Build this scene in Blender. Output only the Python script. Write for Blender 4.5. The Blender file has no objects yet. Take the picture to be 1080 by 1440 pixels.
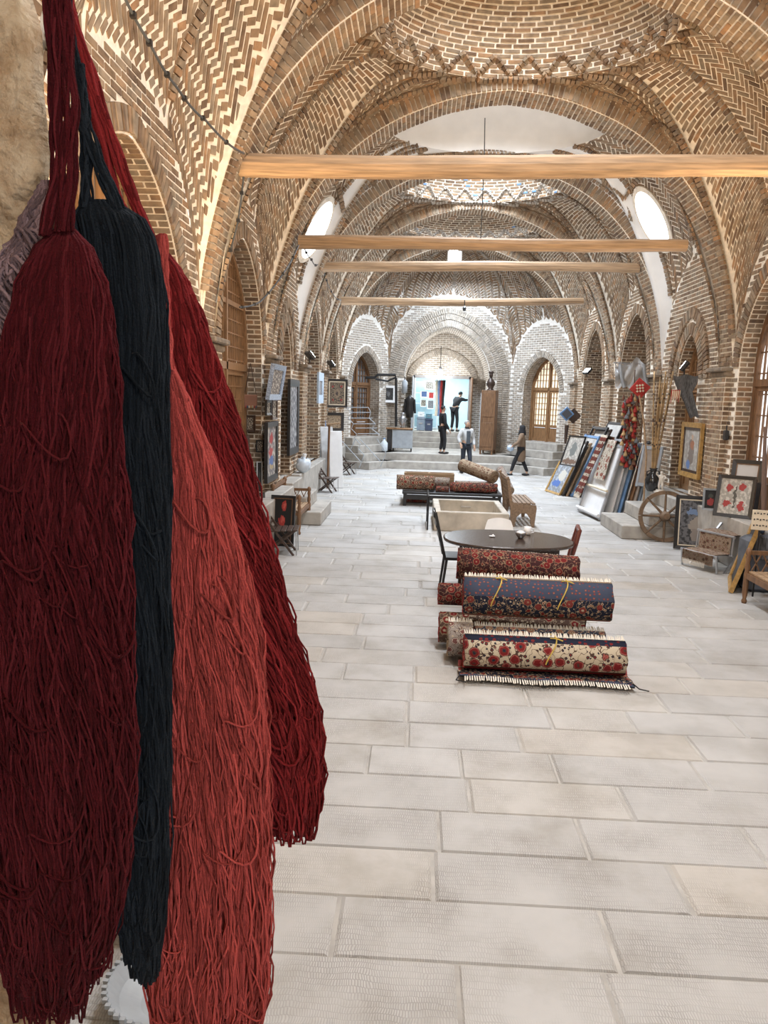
import bpy, bmesh, math, random
import numpy as np
from mathutils import Vector, Matrix
R = math.radians
rng = random.Random(7)
nrs = np.random.RandomState(11)
SC = bpy.context.scene
COL = SC.collection

# ------------------------------------------------------------------ camera
CAMZ, F = 2.4, 1080.0
VPX, VPY, SLOPE = 588.0, 560.0, 0.030          # vanishing point of the hall axis, horizon slope
a_c = Vector((VPX - 540, 720 - VPY, -F)).normalized()
h_c = Vector((1, -SLOPE, 0)).normalized()
u_c = h_c.cross(a_c).normalized()
if u_c.y < 0: u_c = -u_c
r_c = a_c.cross(u_c).normalized()
CAM_ROT = Matrix((r_c, a_c, u_c))              # rows: camera -> world
cam_d = bpy.data.cameras.new('camera'); cam = bpy.data.objects.new('camera', cam_d); COL.objects.link(cam)
cam_d.sensor_fit = 'VERTICAL'; cam_d.sensor_height = 36; cam_d.lens = 36 * F / 1440
cam_d.clip_start = 0.02; cam_d.clip_end = 200
cam.matrix_world = Matrix.Translation((0, 0, CAMZ)) @ CAM_ROT.to_4x4()
SC.camera = cam
CAM = Vector((0, 0, CAMZ))

# ------------------------------------------------------------------ world, light, exposure
W = bpy.data.worlds.new('sky'); SC.world = W; W.use_nodes = True
bg = W.node_tree.nodes['Background']; bg.inputs[0].default_value = (0.80, 0.90, 1.0, 1); bg.inputs[1].default_value = 1.6
SC.view_settings.view_transform = 'Standard'; SC.view_settings.look = 'None'
SC.view_settings.gamma = 1.0; SC.view_settings.use_curve_mapping = False
SC.view_settings.exposure = 0.6
SC.cycles.max_bounces = 8; SC.cycles.diffuse_bounces = 5; SC.cycles.glossy_bounces = 3
SC.cycles.transmission_bounces = 3; SC.cycles.caustics_reflective = False; SC.cycles.caustics_refractive = False
SC.cycles.sample_clamp_indirect = 4.0

XC, HW = 1.275, 3.875
XL, XR = XC - HW, XC + HW
TY = [4.6, 9.5, 13.4, 17.1, 21.1, 25.8]        # transverse arches
TH = 0.3
BAY = [(TY[i] + TH, TY[i + 1] - TH) for i in range(5)]

def light(kind, name, loc, energy, color, size=.5, target=None, spot=None, sizey=None):
    d = bpy.data.lights.new(name, kind); d.energy = energy; d.color = color
    if kind == 'AREA':
        d.shape = 'ELLIPSE' if sizey else 'DISK'; d.size = size
        if sizey: d.size_y = sizey
    elif kind == 'SPOT': d.spot_size = spot; d.spot_blend = .8; d.shadow_soft_size = size
    else: d.shadow_soft_size = size
    o = bpy.data.objects.new(name, d); COL.objects.link(o); o.location = loc
    if target is not None:
        o.rotation_euler = (Vector(target) - Vector(loc)).to_track_quat('-Z', 'Y').to_euler()
    return o
DAY = (0.93, 0.96, 1.0); FARDAY = (.80, .89, 1.0)
# daylight through each dome's oculus; the plastered bay's oculus is added for light
for k, (i, e, dh) in enumerate([(0, 170, 1.75), (1, 80, 1.75), (2, 150, .9), (3, 270, 1.75), (4, 420, 1.3)]):
    y = sum(BAY[i]) / 2
    light('AREA', 'skylight', (XC, y, 7.42 + dh * .86), e, DAY if i < 2 else FARDAY, 1.0, (XC, y, 0)).data.spread = R(128)
light('AREA', 'skylight', (XC, 26.9, 6.4), 150, (.74, .86, 1), 1.0, (XC, 27.6, 0))  # added fill below the closed apse vault, no oculus above

# ------------------------------------------------------------------ pixel helpers (1080 x 1440 frame)
def ray(px, py):
    return CAM_ROT @ Vector((px - 540, 720 - py, -F))
def G(px, py, z=0.0):
    d = ray(px, py); return CAM + d * ((z - CAMZ) / d.z)
def AX(px, py, X):
    d = ray(px, py); return CAM + d * (X / d.x)
def AY(px, py, Y):
    d = ray(px, py); return CAM + d * (Y / d.y)
CRT = np.array(CAM_ROT.transposed())
def proj(P):
    q = (np.asarray(P, float) - np.array(CAM)) @ CRT.T
    return 540 - q[..., 0] / q[..., 2] * F, 720 + q[..., 1] / q[..., 2] * F, -q[..., 2]

# ------------------------------------------------------------------ scene helpers
def tag(o, label=None, cat=None, group=None, kind=None):
    if label: o['label'] = label
    if cat: o['category'] = cat
    if group: o['group'] = group
    if kind: o['kind'] = kind
    return o
def empty(name, loc=(0, 0, 0), rz=0.0, label=None, cat=None, group=None, kind=None):
    o = bpy.data.objects.new(name, None); COL.objects.link(o); o.empty_display_size = .1
    o.location = loc; o.rotation_euler = (0, 0, rz)
    return tag(o, label, cat, group, kind)
def mesh(name, V, Fc, mat, parent=None, smooth=False, rnd=None, mi=None, uv=None):
    me = bpy.data.meshes.new(name)
    me.from_pydata([tuple(v) for v in V], [], [tuple(f) for f in Fc])
    for m in (mat if isinstance(mat, (list, tuple)) else [mat]): me.materials.append(m)
    if mi is not None: me.polygons.foreach_set('material_index', np.asarray(mi, dtype=np.int32))
    if rnd is not None:
        a = me.attributes.new('rnd', 'FLOAT', 'FACE'); a.data.foreach_set('value', np.asarray(rnd, dtype=np.float32))
    if uv is not None:
        l = me.uv_layers.new(name='UVMap'); uva = np.asarray(uv, dtype=np.float32)
        li = np.zeros(len(me.loops), dtype=np.int32); me.loops.foreach_get('vertex_index', li)
        l.data.foreach_set('uv', uva[li].ravel())
    if smooth: me.polygons.foreach_set('use_smooth', np.ones(len(me.polygons), dtype=bool))
    me.update()
    o = bpy.data.objects.new(name, me); COL.objects.link(o)
    if parent: o.parent = parent
    return o

class MB:
    """collects shapes into ONE mesh"""
    def __init__(s, M=None): s.V = []; s.F = []; s.M = M or Matrix(); s.UV = []; s.S = False
    def add(s, V, Fc, M=None, uv=None):
        b = len(s.V); T = s.M @ M if M is not None else s.M
        s.V += [T @ Vector(v) for v in V]; s.F += [[b + i for i in f] for f in Fc]
        s.UV += list(uv) if uv is not None else [(0, 0)] * len(V)
        return s
    def box(s, c, d, M=None, bev=0.0):
        x, y, z = d[0] / 2, d[1] / 2, d[2] / 2
        if bev <= 0:
            V = [(c[0] + i * x, c[1] + j * y, c[2] + k * z) for k in (-1, 1) for j in (-1, 1) for i in (-1, 1)]
            Fc = [(0, 2, 3, 1), (4, 5, 7, 6), (0, 1, 5, 4), (1, 3, 7, 5), (3, 2, 6, 7), (2, 0, 4, 6)]
            return s.add(V, Fc, M)
        bev = min(bev, x * .45, y * .45, z * .45); V = []
        def ring(ix, z_): return [(c[0] + a, c[1] + b, c[2] + z_) for a, b in
            ((-x + ix, -y), (x - ix, -y), (x, -y + ix), (x, y - ix), (x - ix, y), (-x + ix, y), (-x, y - ix), (-x, -y + ix))]
        def ins(z_): return [(c[0] + a, c[1] + b, c[2] + z_) for a, b in
            ((-x + 2 * bev, -y + bev), (x - 2 * bev, -y + bev), (x - bev, -y + 2 * bev), (x - bev, y - 2 * bev), (x - 2 * bev, y - bev), (-x + 2 * bev, y - bev), (-x + bev, y - 2 * bev), (-x + bev, -y + 2 * bev))]
        V = ins(-z) + ring(bev, -z + bev) + ring(bev, z - bev) + ins(z)
        Fc = [tuple(range(7, -1, -1)), tuple(range(24, 32))]
        for k in range(3):
            for i in range(8): Fc.append((k * 8 + i, k * 8 + (i + 1) % 8, (k + 1) * 8 + (i + 1) % 8, (k + 1) * 8 + i))
        return s.add(V, Fc, M)
    def sweep(s, P, r, n=8, cap=True, M=None, uv=False):
        P = [Vector(p) for p in P]; N = len(P); V = []; Fc = []; UV = []
        r = [r] * N if not isinstance(r, (list, tuple)) else r
        t0 = (P[1] - P[0]).normalized(); ref = Vector((0, 0, 1)) if abs(t0.z) < .9 else Vector((1, 0, 0))
        a = t0.cross(ref).normalized(); L = 0
        for i, p in enumerate(P):
            t = (P[min(i + 1, N - 1)] - P[max(i - 1, 0)]).normalized()
            a = (a - t * a.dot(t)).normalized(); b = t.cross(a)
            if i: L += (P[i] - P[i - 1]).length
            for k in range(n):
                w = 2 * math.pi * k / n
                V.append(p + (a * math.cos(w) + b * math.sin(w)) * r[i]); UV.append((L, k / n))
        for i in range(N - 1):
            for k in range(n): Fc.append((i * n + k, i * n + (k + 1) % n, (i + 1) * n + (k + 1) % n, (i + 1) * n + k))
        if cap: Fc.append(tuple(range(n - 1, -1, -1))); Fc.append(tuple((N - 1) * n + k for k in range(n)))
        return s.add(V, Fc, M, UV)
    def bar(s, p, q, r, n=8, r2=None): return s.sweep([p, q], [r, r if r2 is None else r2], n)
    def plank(s, p, q, w, t, up=(0, 0, 1)):
        p, q = Vector(p), Vector(q); d = (q - p); L = d.length; d.normalize(); up = Vector(up)
        x = d.cross(up)
        if x.length < 1e-4: x = d.cross(Vector((1, 0, 0)))
        x.normalize(); z = x.cross(d)
        M = Matrix((x, d, z)).transposed().to_4x4(); M.translation = (p + q) / 2
        return s.box((0, 0, 0), (w, L, t), M)
    def lathe(s, prof, n=16, c=(0, 0, 0), M=None):
        V = []; Fc = []
        for r, z in prof:
            for k in range(n):
                w = 2 * math.pi * k / n; V.append((c[0] + r * math.cos(w), c[1] + r * math.sin(w), c[2] + z))
        for i in range(len(prof) - 1):
            for k in range(n): Fc.append((i * n + k, i * n + (k + 1) % n, (i + 1) * n + (k + 1) % n, (i + 1) * n + k))
        Fc.append(tuple(range(n - 1, -1, -1))); Fc.append(tuple((len(prof) - 1) * n + k for k in range(n)))
        return s.add(V, Fc, M)
    def prism(s, out, t, M=None):
        """outline [(x,z)] extruded in y from 0 to t"""
        n = len(out); V = [(x, 0, z) for x, z in out] + [(x, t, z) for x, z in out]
        Fc = [tuple(range(n)), tuple(range(2 * n - 1, n - 1, -1))] + [(i, n + i, n + (i + 1) % n, (i + 1) % n) for i in range(n)]
        return s.add(V, Fc, M)
    def ball(s, c, r, n=10, m=6, M=None):
        r = (r, r, r) if not isinstance(r, (list, tuple)) else r; V = [(c[0], c[1], c[2] - r[2])]
        for i in range(1, m):
            th = math.pi * i / m
            for k in range(n):
                w = 2 * math.pi * k / n
                V.append((c[0] + r[0] * math.sin(th) * math.cos(w), c[1] + r[1] * math.sin(th) * math.sin(w), c[2] - r[2] * math.cos(th)))
        V.append((c[0], c[1], c[2] + r[2])); Fc = []
        for k in range(n):
            Fc.append((0, 1 + (k + 1) % n, 1 + k)); Fc.append((len(V) - 1, 1 + (m - 2) * n + k, 1 + (m - 2) * n + (k + 1) % n))
        for i in range(m - 2):
            for k in range(n): Fc.append((1 + i * n + k, 1 + i * n + (k + 1) % n, 1 + (i + 1) * n + (k + 1) % n, 1 + (i + 1) * n + k))
        return s.add(V, Fc, M)
    def build(s, name, mat, parent=None, smooth=False, uv=False):
        return mesh(name, s.V, s.F, mat, parent, smooth, uv=s.UV if uv else None)
def rotz(a, t=(0, 0, 0)): return Matrix.Translation(t) @ Matrix.Rotation(a, 4, 'Z')
def copy_tree(o, parent=None):
    c = o.copy(); COL.objects.link(c)
    if parent: c.parent = parent
    for ch in list(o.children): copy_tree(ch, c)
    return c

# ------------------------------------------------------------------ materials
def newmat(name):
    m = bpy.data.materials.new(name); m.use_nodes = True; nt = m.node_tree
    return m, nt, nt.nodes['Principled BSDF']
def N(nt, t, **kw):
    n = nt.nodes.new(t)
    for k, v in kw.items(): setattr(n, k, v)
    return n
def ramp(nt, stops, interp='LINEAR'):
    n = nt.nodes.new('ShaderNodeValToRGB'); cr = n.color_ramp; cr.interpolation = interp
    while len(cr.elements) < len(stops): cr.elements.new(.5)
    for e, (p, c) in zip(cr.elements, stops): e.position = p; e.color = (*c, 1)
    return n
def mixc(nt, fac, a, b, mode='MIX'):
    n = nt.nodes.new('ShaderNodeMix'); n.data_type = 'RGBA'; n.blend_type = mode
    for sock, v in ((n.inputs[0], fac), (n.inputs[6], a), (n.inputs[7], b)):
        if hasattr(v, 'is_linked'): nt.links.new(v, sock)
        elif isinstance(v, (int, float)): sock.default_value = v
        else: sock.default_value = (*v, 1)
    return n.outputs[2]
def bump(nt, bs, h, strength=.3, dist=.01):
    b = N(nt, 'ShaderNodeBump'); b.inputs['Strength'].default_value = strength; b.inputs['Distance'].default_value = dist
    nt.links.new(h, b.inputs['Height']); nt.links.new(b.outputs[0], bs.inputs['Normal'])
_mc = {}
def mat(name, c, rough=.7, metal=0.0, var=.18, scale=6.0, bmp=.15, emit=None, es=1.0, spec=None, stretch=None):
    """plain procedural material: noise-varied colour + fine bump"""
    if name in _mc: return _mc[name]
    m, nt, bs = newmat(name); _mc[name] = m
    tc = N(nt, 'ShaderNodeTexCoord'); src = tc.outputs['Object']
    if stretch:
        mp = N(nt, 'ShaderNodeMapping'); mp.inputs['Scale'].default_value = stretch; nt.links.new(src, mp.inputs[0]); src = mp.outputs[0]
    nz = N(nt, 'ShaderNodeTexNoise'); nz.inputs['Scale'].default_value = scale; nz.inputs['Detail'].default_value = 5
    nt.links.new(src, nz.inputs['Vector'])
    rp = ramp(nt, [(.3, tuple(x * (1 - var) for x in c)), (.7, tuple(min(1, x * (1 + var)) for x in c))])
    nt.links.new(nz.outputs['Fac'], rp.inputs[0]); nt.links.new(rp.outputs[0], bs.inputs['Base Color'])
    bs.inputs['Roughness'].default_value = rough; bs.inputs['Metallic'].default_value = metal
    if spec is not None: bs.inputs['Specular IOR Level'].default_value = spec
    if bmp: bump(nt, bs, nz.outputs['Fac'], bmp, .01)
    if emit: bs.inputs['Emission Color'].default_value = (*emit, 1); bs.inputs['Emission Strength'].default_value = es
    return m
def brick_mat(name, stops, nscale=9):
    m, nt, bs = newmat(name)
    at = N(nt, 'ShaderNodeAttribute', attribute_name='rnd')
    rp = ramp(nt, stops); nt.links.new(at.outputs['Fac'], rp.inputs[0])
    tc = N(nt, 'ShaderNodeTexCoord'); nz = N(nt, 'ShaderNodeTexNoise'); nz.inputs['Scale'].default_value = nscale; nz.inputs['Detail'].default_value = 6
    nt.links.new(tc.outputs['Object'], nz.inputs['Vector'])
    r2 = ramp(nt, [(.3, (.62, .62, .62)), (.7, (1.15, 1.12, 1.08))]); nt.links.new(nz.outputs['Fac'], r2.inputs[0])
    nt.links.new(mixc(nt, 1.0, rp.outputs[0], r2.outputs[0], 'MULTIPLY'), bs.inputs['Base Color'])
    bs.inputs['Roughness'].default_value = .92; bs.inputs['Specular IOR Level'].default_value = .2
    n2 = N(nt, 'ShaderNodeTexNoise'); n2.inputs['Scale'].default_value = 45; nt.links.new(tc.outputs['Object'], n2.inputs['Vector'])
    bump(nt, bs, n2.outputs['Fac'], .5, .006)
    return m
BRICK = brick_mat('brick', [(0, (.16, .11, .078)), (.25, (.265, .18, .115)), (.5, (.32, .235, .16)), (.75, (.27, .22, .165)), (1, (.36, .215, .12))])
PALE = brick_mat('pale_brick', [(0, (.33, .285, .235)), (.5, (.44, .39, .335)), (1, (.38, .345, .305))])
MORTAR = mat('mortar', (.78, .70, .585), .95, var=.15, scale=14, bmp=.4)
PMORTAR = mat('pale_mortar', (.68, .645, .595), .95, var=.12, scale=14, bmp=.4)
PLASTER = mat('white_plaster', (.74, .72, .69), .9, var=.05, scale=3, bmp=.1)
STONE = mat('grey_stone', (.37, .345, .31), .75, var=.22, scale=5, bmp=.3)
WOOD = mat('brown_wood', (.17, .088, .042), .55, var=.35, scale=5, stretch=(6, 6, 1), bmp=.2)
WOOD2 = mat('golden_wood', (.25, .135, .062), .5, var=.3, scale=5, stretch=(6, 6, 1), bmp=.2)
DARKW = mat('dark_wood', (.055, .032, .022), .45, var=.4, scale=6, stretch=(5, 5, 1), bmp=.15)
LOG = mat('log_wood', (.34, .225, .13), .7, var=.35, scale=4, stretch=(.5, 8, 8), bmp=.35)
BLACK = mat('black_paint', (.018, .017, .018), .4, var=.2)
BLKMET = mat('black_metal', (.03, .03, .032), .4, metal=.6, var=.2)
STEEL = mat('grey_steel', (.42, .43, .45), .35, metal=.85, var=.1)
WHITE = mat('white_paint', (.76, .77, .78), .5, var=.05)
CREAM = mat('cream_cloth', (.66, .58, .45), .85, var=.12)
GOLD = mat('gilt', (.45, .27, .09), .45, metal=.3, var=.3, scale=20)
BLUEP = mat('blue_paint', (.13, .24, .42), .5, var=.2)
GREYP = mat('grey_paint', (.33, .36, .39), .5, var=.15)
RED = mat('red_wool', (.36, .035, .03), .9, var=.3, scale=30)
# ================================================================== STRUCTURE
def zprof(u):
    a = np.clip(np.abs(u) / HW, 0, 1)
    return 3.05 + 4.12 * np.sqrt(np.clip(1 - a ** 2.25, 0, 1)) + .10 * np.clip(1 - np.abs(u) / 1.4, 0, 1)
def zT(u):
    a = np.clip(np.abs(u) / HW, 0, 1)
    return zprof(u) + .2 * (1 - a ** 4)
def zwall(eta): return 3.05 + 2.15 * np.clip(1 - np.abs(eta) ** 2.3, 0, 1) ** .6
REFY = lambda y: np.array([XC, y, 3.2])

def visible_rank(C, Nn, area):
    px, py, d = proj(C); v = np.array(CAM) - C; dist = np.linalg.norm(v, axis=-1)
    f = np.einsum('ij,ij->i', Nn, v / dist[:, None])
    ok = (d > .3) & (px > -5) & (px < 1085) & (py > -5) & (py < 1445) & (f > .02)
    ok &= ~((px < 75) | ((px < 230 + (py - 500) * .25) & (py > 500)))      # behind the hanging wool
    return np.where(ok, area * f / dist ** 2, -1)

def lay(parent, fmap, rects, ref, m, single=0, h=.009, clampf=None, keep=None, name='brick', rest='brick_courses', dark=None):
    rects = np.asarray(rects, float).reshape(-1, 5)
    if keep is not None: rects = rects[keep(rects[:, 0], rects[:, 1])]
    if not len(rects): return
    sx = np.array([-1, 1, 1, -1]); sy = np.array([-1, -1, 1, 1])
    dx = rects[:, 2:3] * sx; dy = rects[:, 3:4] * sy; ca = np.cos(rects[:, 4:5]); sa = np.sin(rects[:, 4:5])
    Wc = rects[:, 0:1] + dx * ca - dy * sa; Lc = rects[:, 1:2] + dx * sa + dy * ca
    if clampf is not None:
        Wc, Lc = clampf(Wc, Lc)
        ar = .5 * np.abs((Wc[:, 2] - Wc[:, 0]) * (Lc[:, 3] - Lc[:, 1]) - (Wc[:, 3] - Wc[:, 1]) * (Lc[:, 2] - Lc[:, 0]))
        g = ar > .3 * 4 * rects[:, 2] * rects[:, 3]; Wc, Lc = Wc[g], Lc[g]
        if not len(Wc): return
    P = fmap(Wc, Lc); C = P.mean(1)
    n = np.cross(P[:, 2] - P[:, 0], P[:, 3] - P[:, 1]); area = np.linalg.norm(n, axis=1) / 2
    n = n / np.maximum(np.linalg.norm(n, axis=1), 1e-9)[:, None]
    rf = ref(C) if callable(ref) else ref
    flip = np.einsum('ij,ij->i', n, rf - C) < 0
    n[flip] *= -1; P[flip] = P[flip][:, ::-1]
    hh = h * (1 + .5 * (nrs.rand(len(P)) - .5))
    top = P * .955 + C[:, None] * .045 + n[:, None] * hh[:, None, None]
    V = np.concatenate([P - n[:, None] * .004, top], 1)          # N,8,3
    fc = np.array([(4, 5, 6, 7), (0, 1, 5, 4), (1, 2, 6, 5), (2, 3, 7, 6), (3, 0, 4, 7)])
    rv = nrs.rand(len(P))
    sc = visible_rank(C, n, area); order = np.argsort(-sc)
    k = min(single, int((sc > 0).sum())); one = order[:k]; oth = order[k:]
    for i in one:
        mesh(name, V[i], fc, m, parent, rnd=[rv[i]] * 5)
    if len(oth):
        VV = V[oth].reshape(-1, 3); FF = (fc[None] + (np.arange(len(oth)) * 8)[:, None, None]).reshape(-1, 4)
        tag(mesh(rest, VV.tolist(), FF.tolist(), m, parent, rnd=np.repeat(rv[oth], 5)), kind='stuff')

def running(w0, w1, l0, l1, bw=.24, bl=.078, j=.021):
    out = []; r = 0; l = l0 + bl / 2
    while l < l1:
        w = w0 + (bw / 2 if r % 2 else 0)
        while w < w1 + bw / 2:
            out.append((w, l, (bw - j) / 2, (bl - j) / 2, 0)); w += bw
        l += bl; r += 1
    return out
def chevron(w0, w1, l0, l1, hs=(.20, .125), th=.066, j=.026):
    out = []; l = l0; k = 0
    while l < l1 + .1:
        H = hs[k % len(hs)]; s = 1 if k % 2 == 0 else -1; Ln = H / math.sin(R(48)); pitch = (th + j) / math.sin(R(48))
        w = w0 - .1
        while w < w1 + .1:
            out.append((w, l + H / 2, (Ln - j) / 2, th / 2, s * R(48))); w += pitch
        l += H + .006; k += 1
    return out
def herring(w0, w1, l0, l1, a=.225, b=.075, j=.021):
    """90 degree herringbone turned 45 degrees"""
    out = []; n = int(max(w1 - w0, l1 - l0) / b) + 8; c, s = math.cos(R(45)), math.sin(R(45)); k = 3
    cw, cl = (w0 + w1) / 2, (l0 + l1) / 2
    for i in range(-n, n):
        for q in range(-n // k, n // k):
            x, y = i * b + q * k * b, i * b - q * k * b
            for (dx, dy, ang) in ((a / 2, b / 2, 0), (-b / 2 + 0, a / 2, R(90))):
                X, Y = x + dx, y + dy
                w, l = cw + X * c - Y * s, cl + X * s + Y * c
                if w0 - .15 < w < w1 + .15 and l0 - .15 < l < l1 + .15:
                    out.append((w, l, (a - j) / 2, (b - j) / 2, ang + R(45)))
    return out
def lay_path(parent, pts, ref, m, hw=.11, step=.078, single=0, h=.035, rest='soldier_courses', off=0.0):
    pts = np.asarray(pts, float); seg = np.linalg.norm(np.diff(pts, axis=0), axis=1); L = np.concatenate([[0], np.cumsum(seg)])
    tan = np.gradient(pts, axis=0); tan /= np.maximum(np.linalg.norm(tan, axis=1), 1e-9)[:, None]
    rf = ref(pts) if callable(ref) else np.broadcast_to(ref, pts.shape)
    nn = rf - pts; nn /= np.linalg.norm(nn, axis=1)[:, None]
    lat = np.cross(tan, nn); lat /= np.maximum(np.linalg.norm(lat, axis=1), 1e-9)[:, None]
    def fm(w, l):
        p = np.stack([np.interp(l, L, pts[:, i]) for i in range(3)], -1); q = np.stack([np.interp(l, L, lat[:, i]) for i in range(3)], -1)
        return p + q * w[..., None]
    n = max(1, int(L[-1] / step)); st = L[-1] / n
    lay(parent, fm, [(off, (i + .5) * st, hw, st / 2 - .008, 0) for i in range(n)], ref, m, single, h, rest=rest)

# ---------------------------------------------------------------- floor
def floor_mat():
    m, nt, bs = newmat('stone_tile')
    at = N(nt, 'ShaderNodeAttribute', attribute_name='rnd')
    rp = ramp(nt, [(0, (.42, .412, .40)), (.35, (.46, .452, .44)), (.6, (.44, .432, .42)), (.85, (.47, .452, .425)), (1, (.455, .425, .385))]); nt.links.new(at.outputs['Fac'], rp.inputs[0])
    tc = N(nt, 'ShaderNodeTexCoord')
    nz = N(nt, 'ShaderNodeTexNoise'); nz.inputs['Scale'].default_value = 1.6; nz.inputs['Detail'].default_value = 8; nz.inputs['Roughness'].default_value = .65
    nt.links.new(tc.outputs['Object'], nz.inputs['Vector'])
    r2 = ramp(nt, [(.3, (.78, .76, .72)), (.5, (1, 1, 1)), (.72, (1.1, 1.1, 1.1))]); nt.links.new(nz.outputs['Fac'], r2.inputs[0])
    c = mixc(nt, 1.0, rp.outputs[0], r2.outputs[0], 'MULTIPLY')
    # chiselled dashes
    nd = N(nt, 'ShaderNodeTexNoise'); nd.inputs['Scale'].default_value = 7; nt.links.new(tc.outputs['Object'], nd.inputs['Vector'])
    va = N(nt, 'ShaderNodeVectorMath', operation='SCALE'); va.inputs['Scale'].default_value = .05; nt.links.new(nd.outputs['Color'], va.inputs[0])
    vb = N(nt, 'ShaderNodeVectorMath', operation='ADD'); nt.links.new(tc.outputs['Object'], vb.inputs[0]); nt.links.new(va.outputs[0], vb.inputs[1])
    bt = N(nt, 'ShaderNodeTexBrick'); bt.inputs['Scale'].default_value = 1; bt.inputs['Brick Width'].default_value = .011; bt.inputs['Row Height'].default_value = .034
    bt.inputs['Mortar Size'].default_value = .0032; bt.inputs['Mortar Smooth'].default_value = .6
    bt.inputs['Color1'].default_value = (1, 1, 1, 1); bt.inputs['Color2'].default_value = (.6, .6, .6, 1); bt.inputs['Mortar'].default_value = (0, 0, 0, 1)
    nt.links.new(vb.outputs[0], bt.inputs['Vector'])
    n3 = N(nt, 'ShaderNodeTexNoise'); n3.inputs['Scale'].default_value = 2.3; n3.inputs['Detail'].default_value = 3; nt.links.new(tc.outputs['Object'], n3.inputs['Vector'])
    r3 = ramp(nt, [(.38, (0, 0, 0)), (.62, (1, 1, 1))]); nt.links.new(n3.outputs['Fac'], r3.inputs[0])
    c2 = mixc(nt, bt.outputs['Color'], (.74, .73, .72), (1.10, 1.10, 1.10))
    c3 = mixc(nt, r3.outputs[0], (1, 1, 1), c2)
    nt.links.new(mixc(nt, 1.0, c, c3, 'MULTIPLY'), bs.inputs['Base Color'])
    bs.inputs['Roughness'].default_value = .5; bs.inputs['Specular IOR Level'].default_value = .4
    hgt = mixc(nt, r3.outputs[0], (.5, .5, .5), bt.outputs['Color'])
    bump(nt, bs, hgt, .35, .004)
    return m
TILE = floor_mat()
GROUT = mat('grout', (.40, .385, .36), .9)
fl = MB().box((XC, 13.6, -.06), (HW * 2 + 1.4, 25.6, .10)).build('floor', GROUT)
tag(fl, 'long stone-tiled floor of the brick market hall', 'floor', kind='structure')
def lay_floor():
    out = []; y = .95; r = 0
    while y < 26.2:
        x = XL - .3 - rng.random() * .8
        while x < XR + .3:
            L = rng.choice((.62, .8, .95, 1.1, 1.25))
            x1 = min(x + L, XR + .35); x0 = max(x, XL - .35)
            if x1 - x0 > .1: out.append(((x0 + x1) / 2, y + .205, (x1 - x0) / 2 - .002, .205 - .002, 0))
            x += L
        y += .41; r += 1
    def fm(w, l): return np.stack([w, l, np.full_like(w, -.0105)], -1)
    lay(fl, fm, out, np.array([XC, 12, 50.0]), TILE, 300, .0105, name='floor_tile', rest='floor_tiles_far')
lay_floor()

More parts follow.
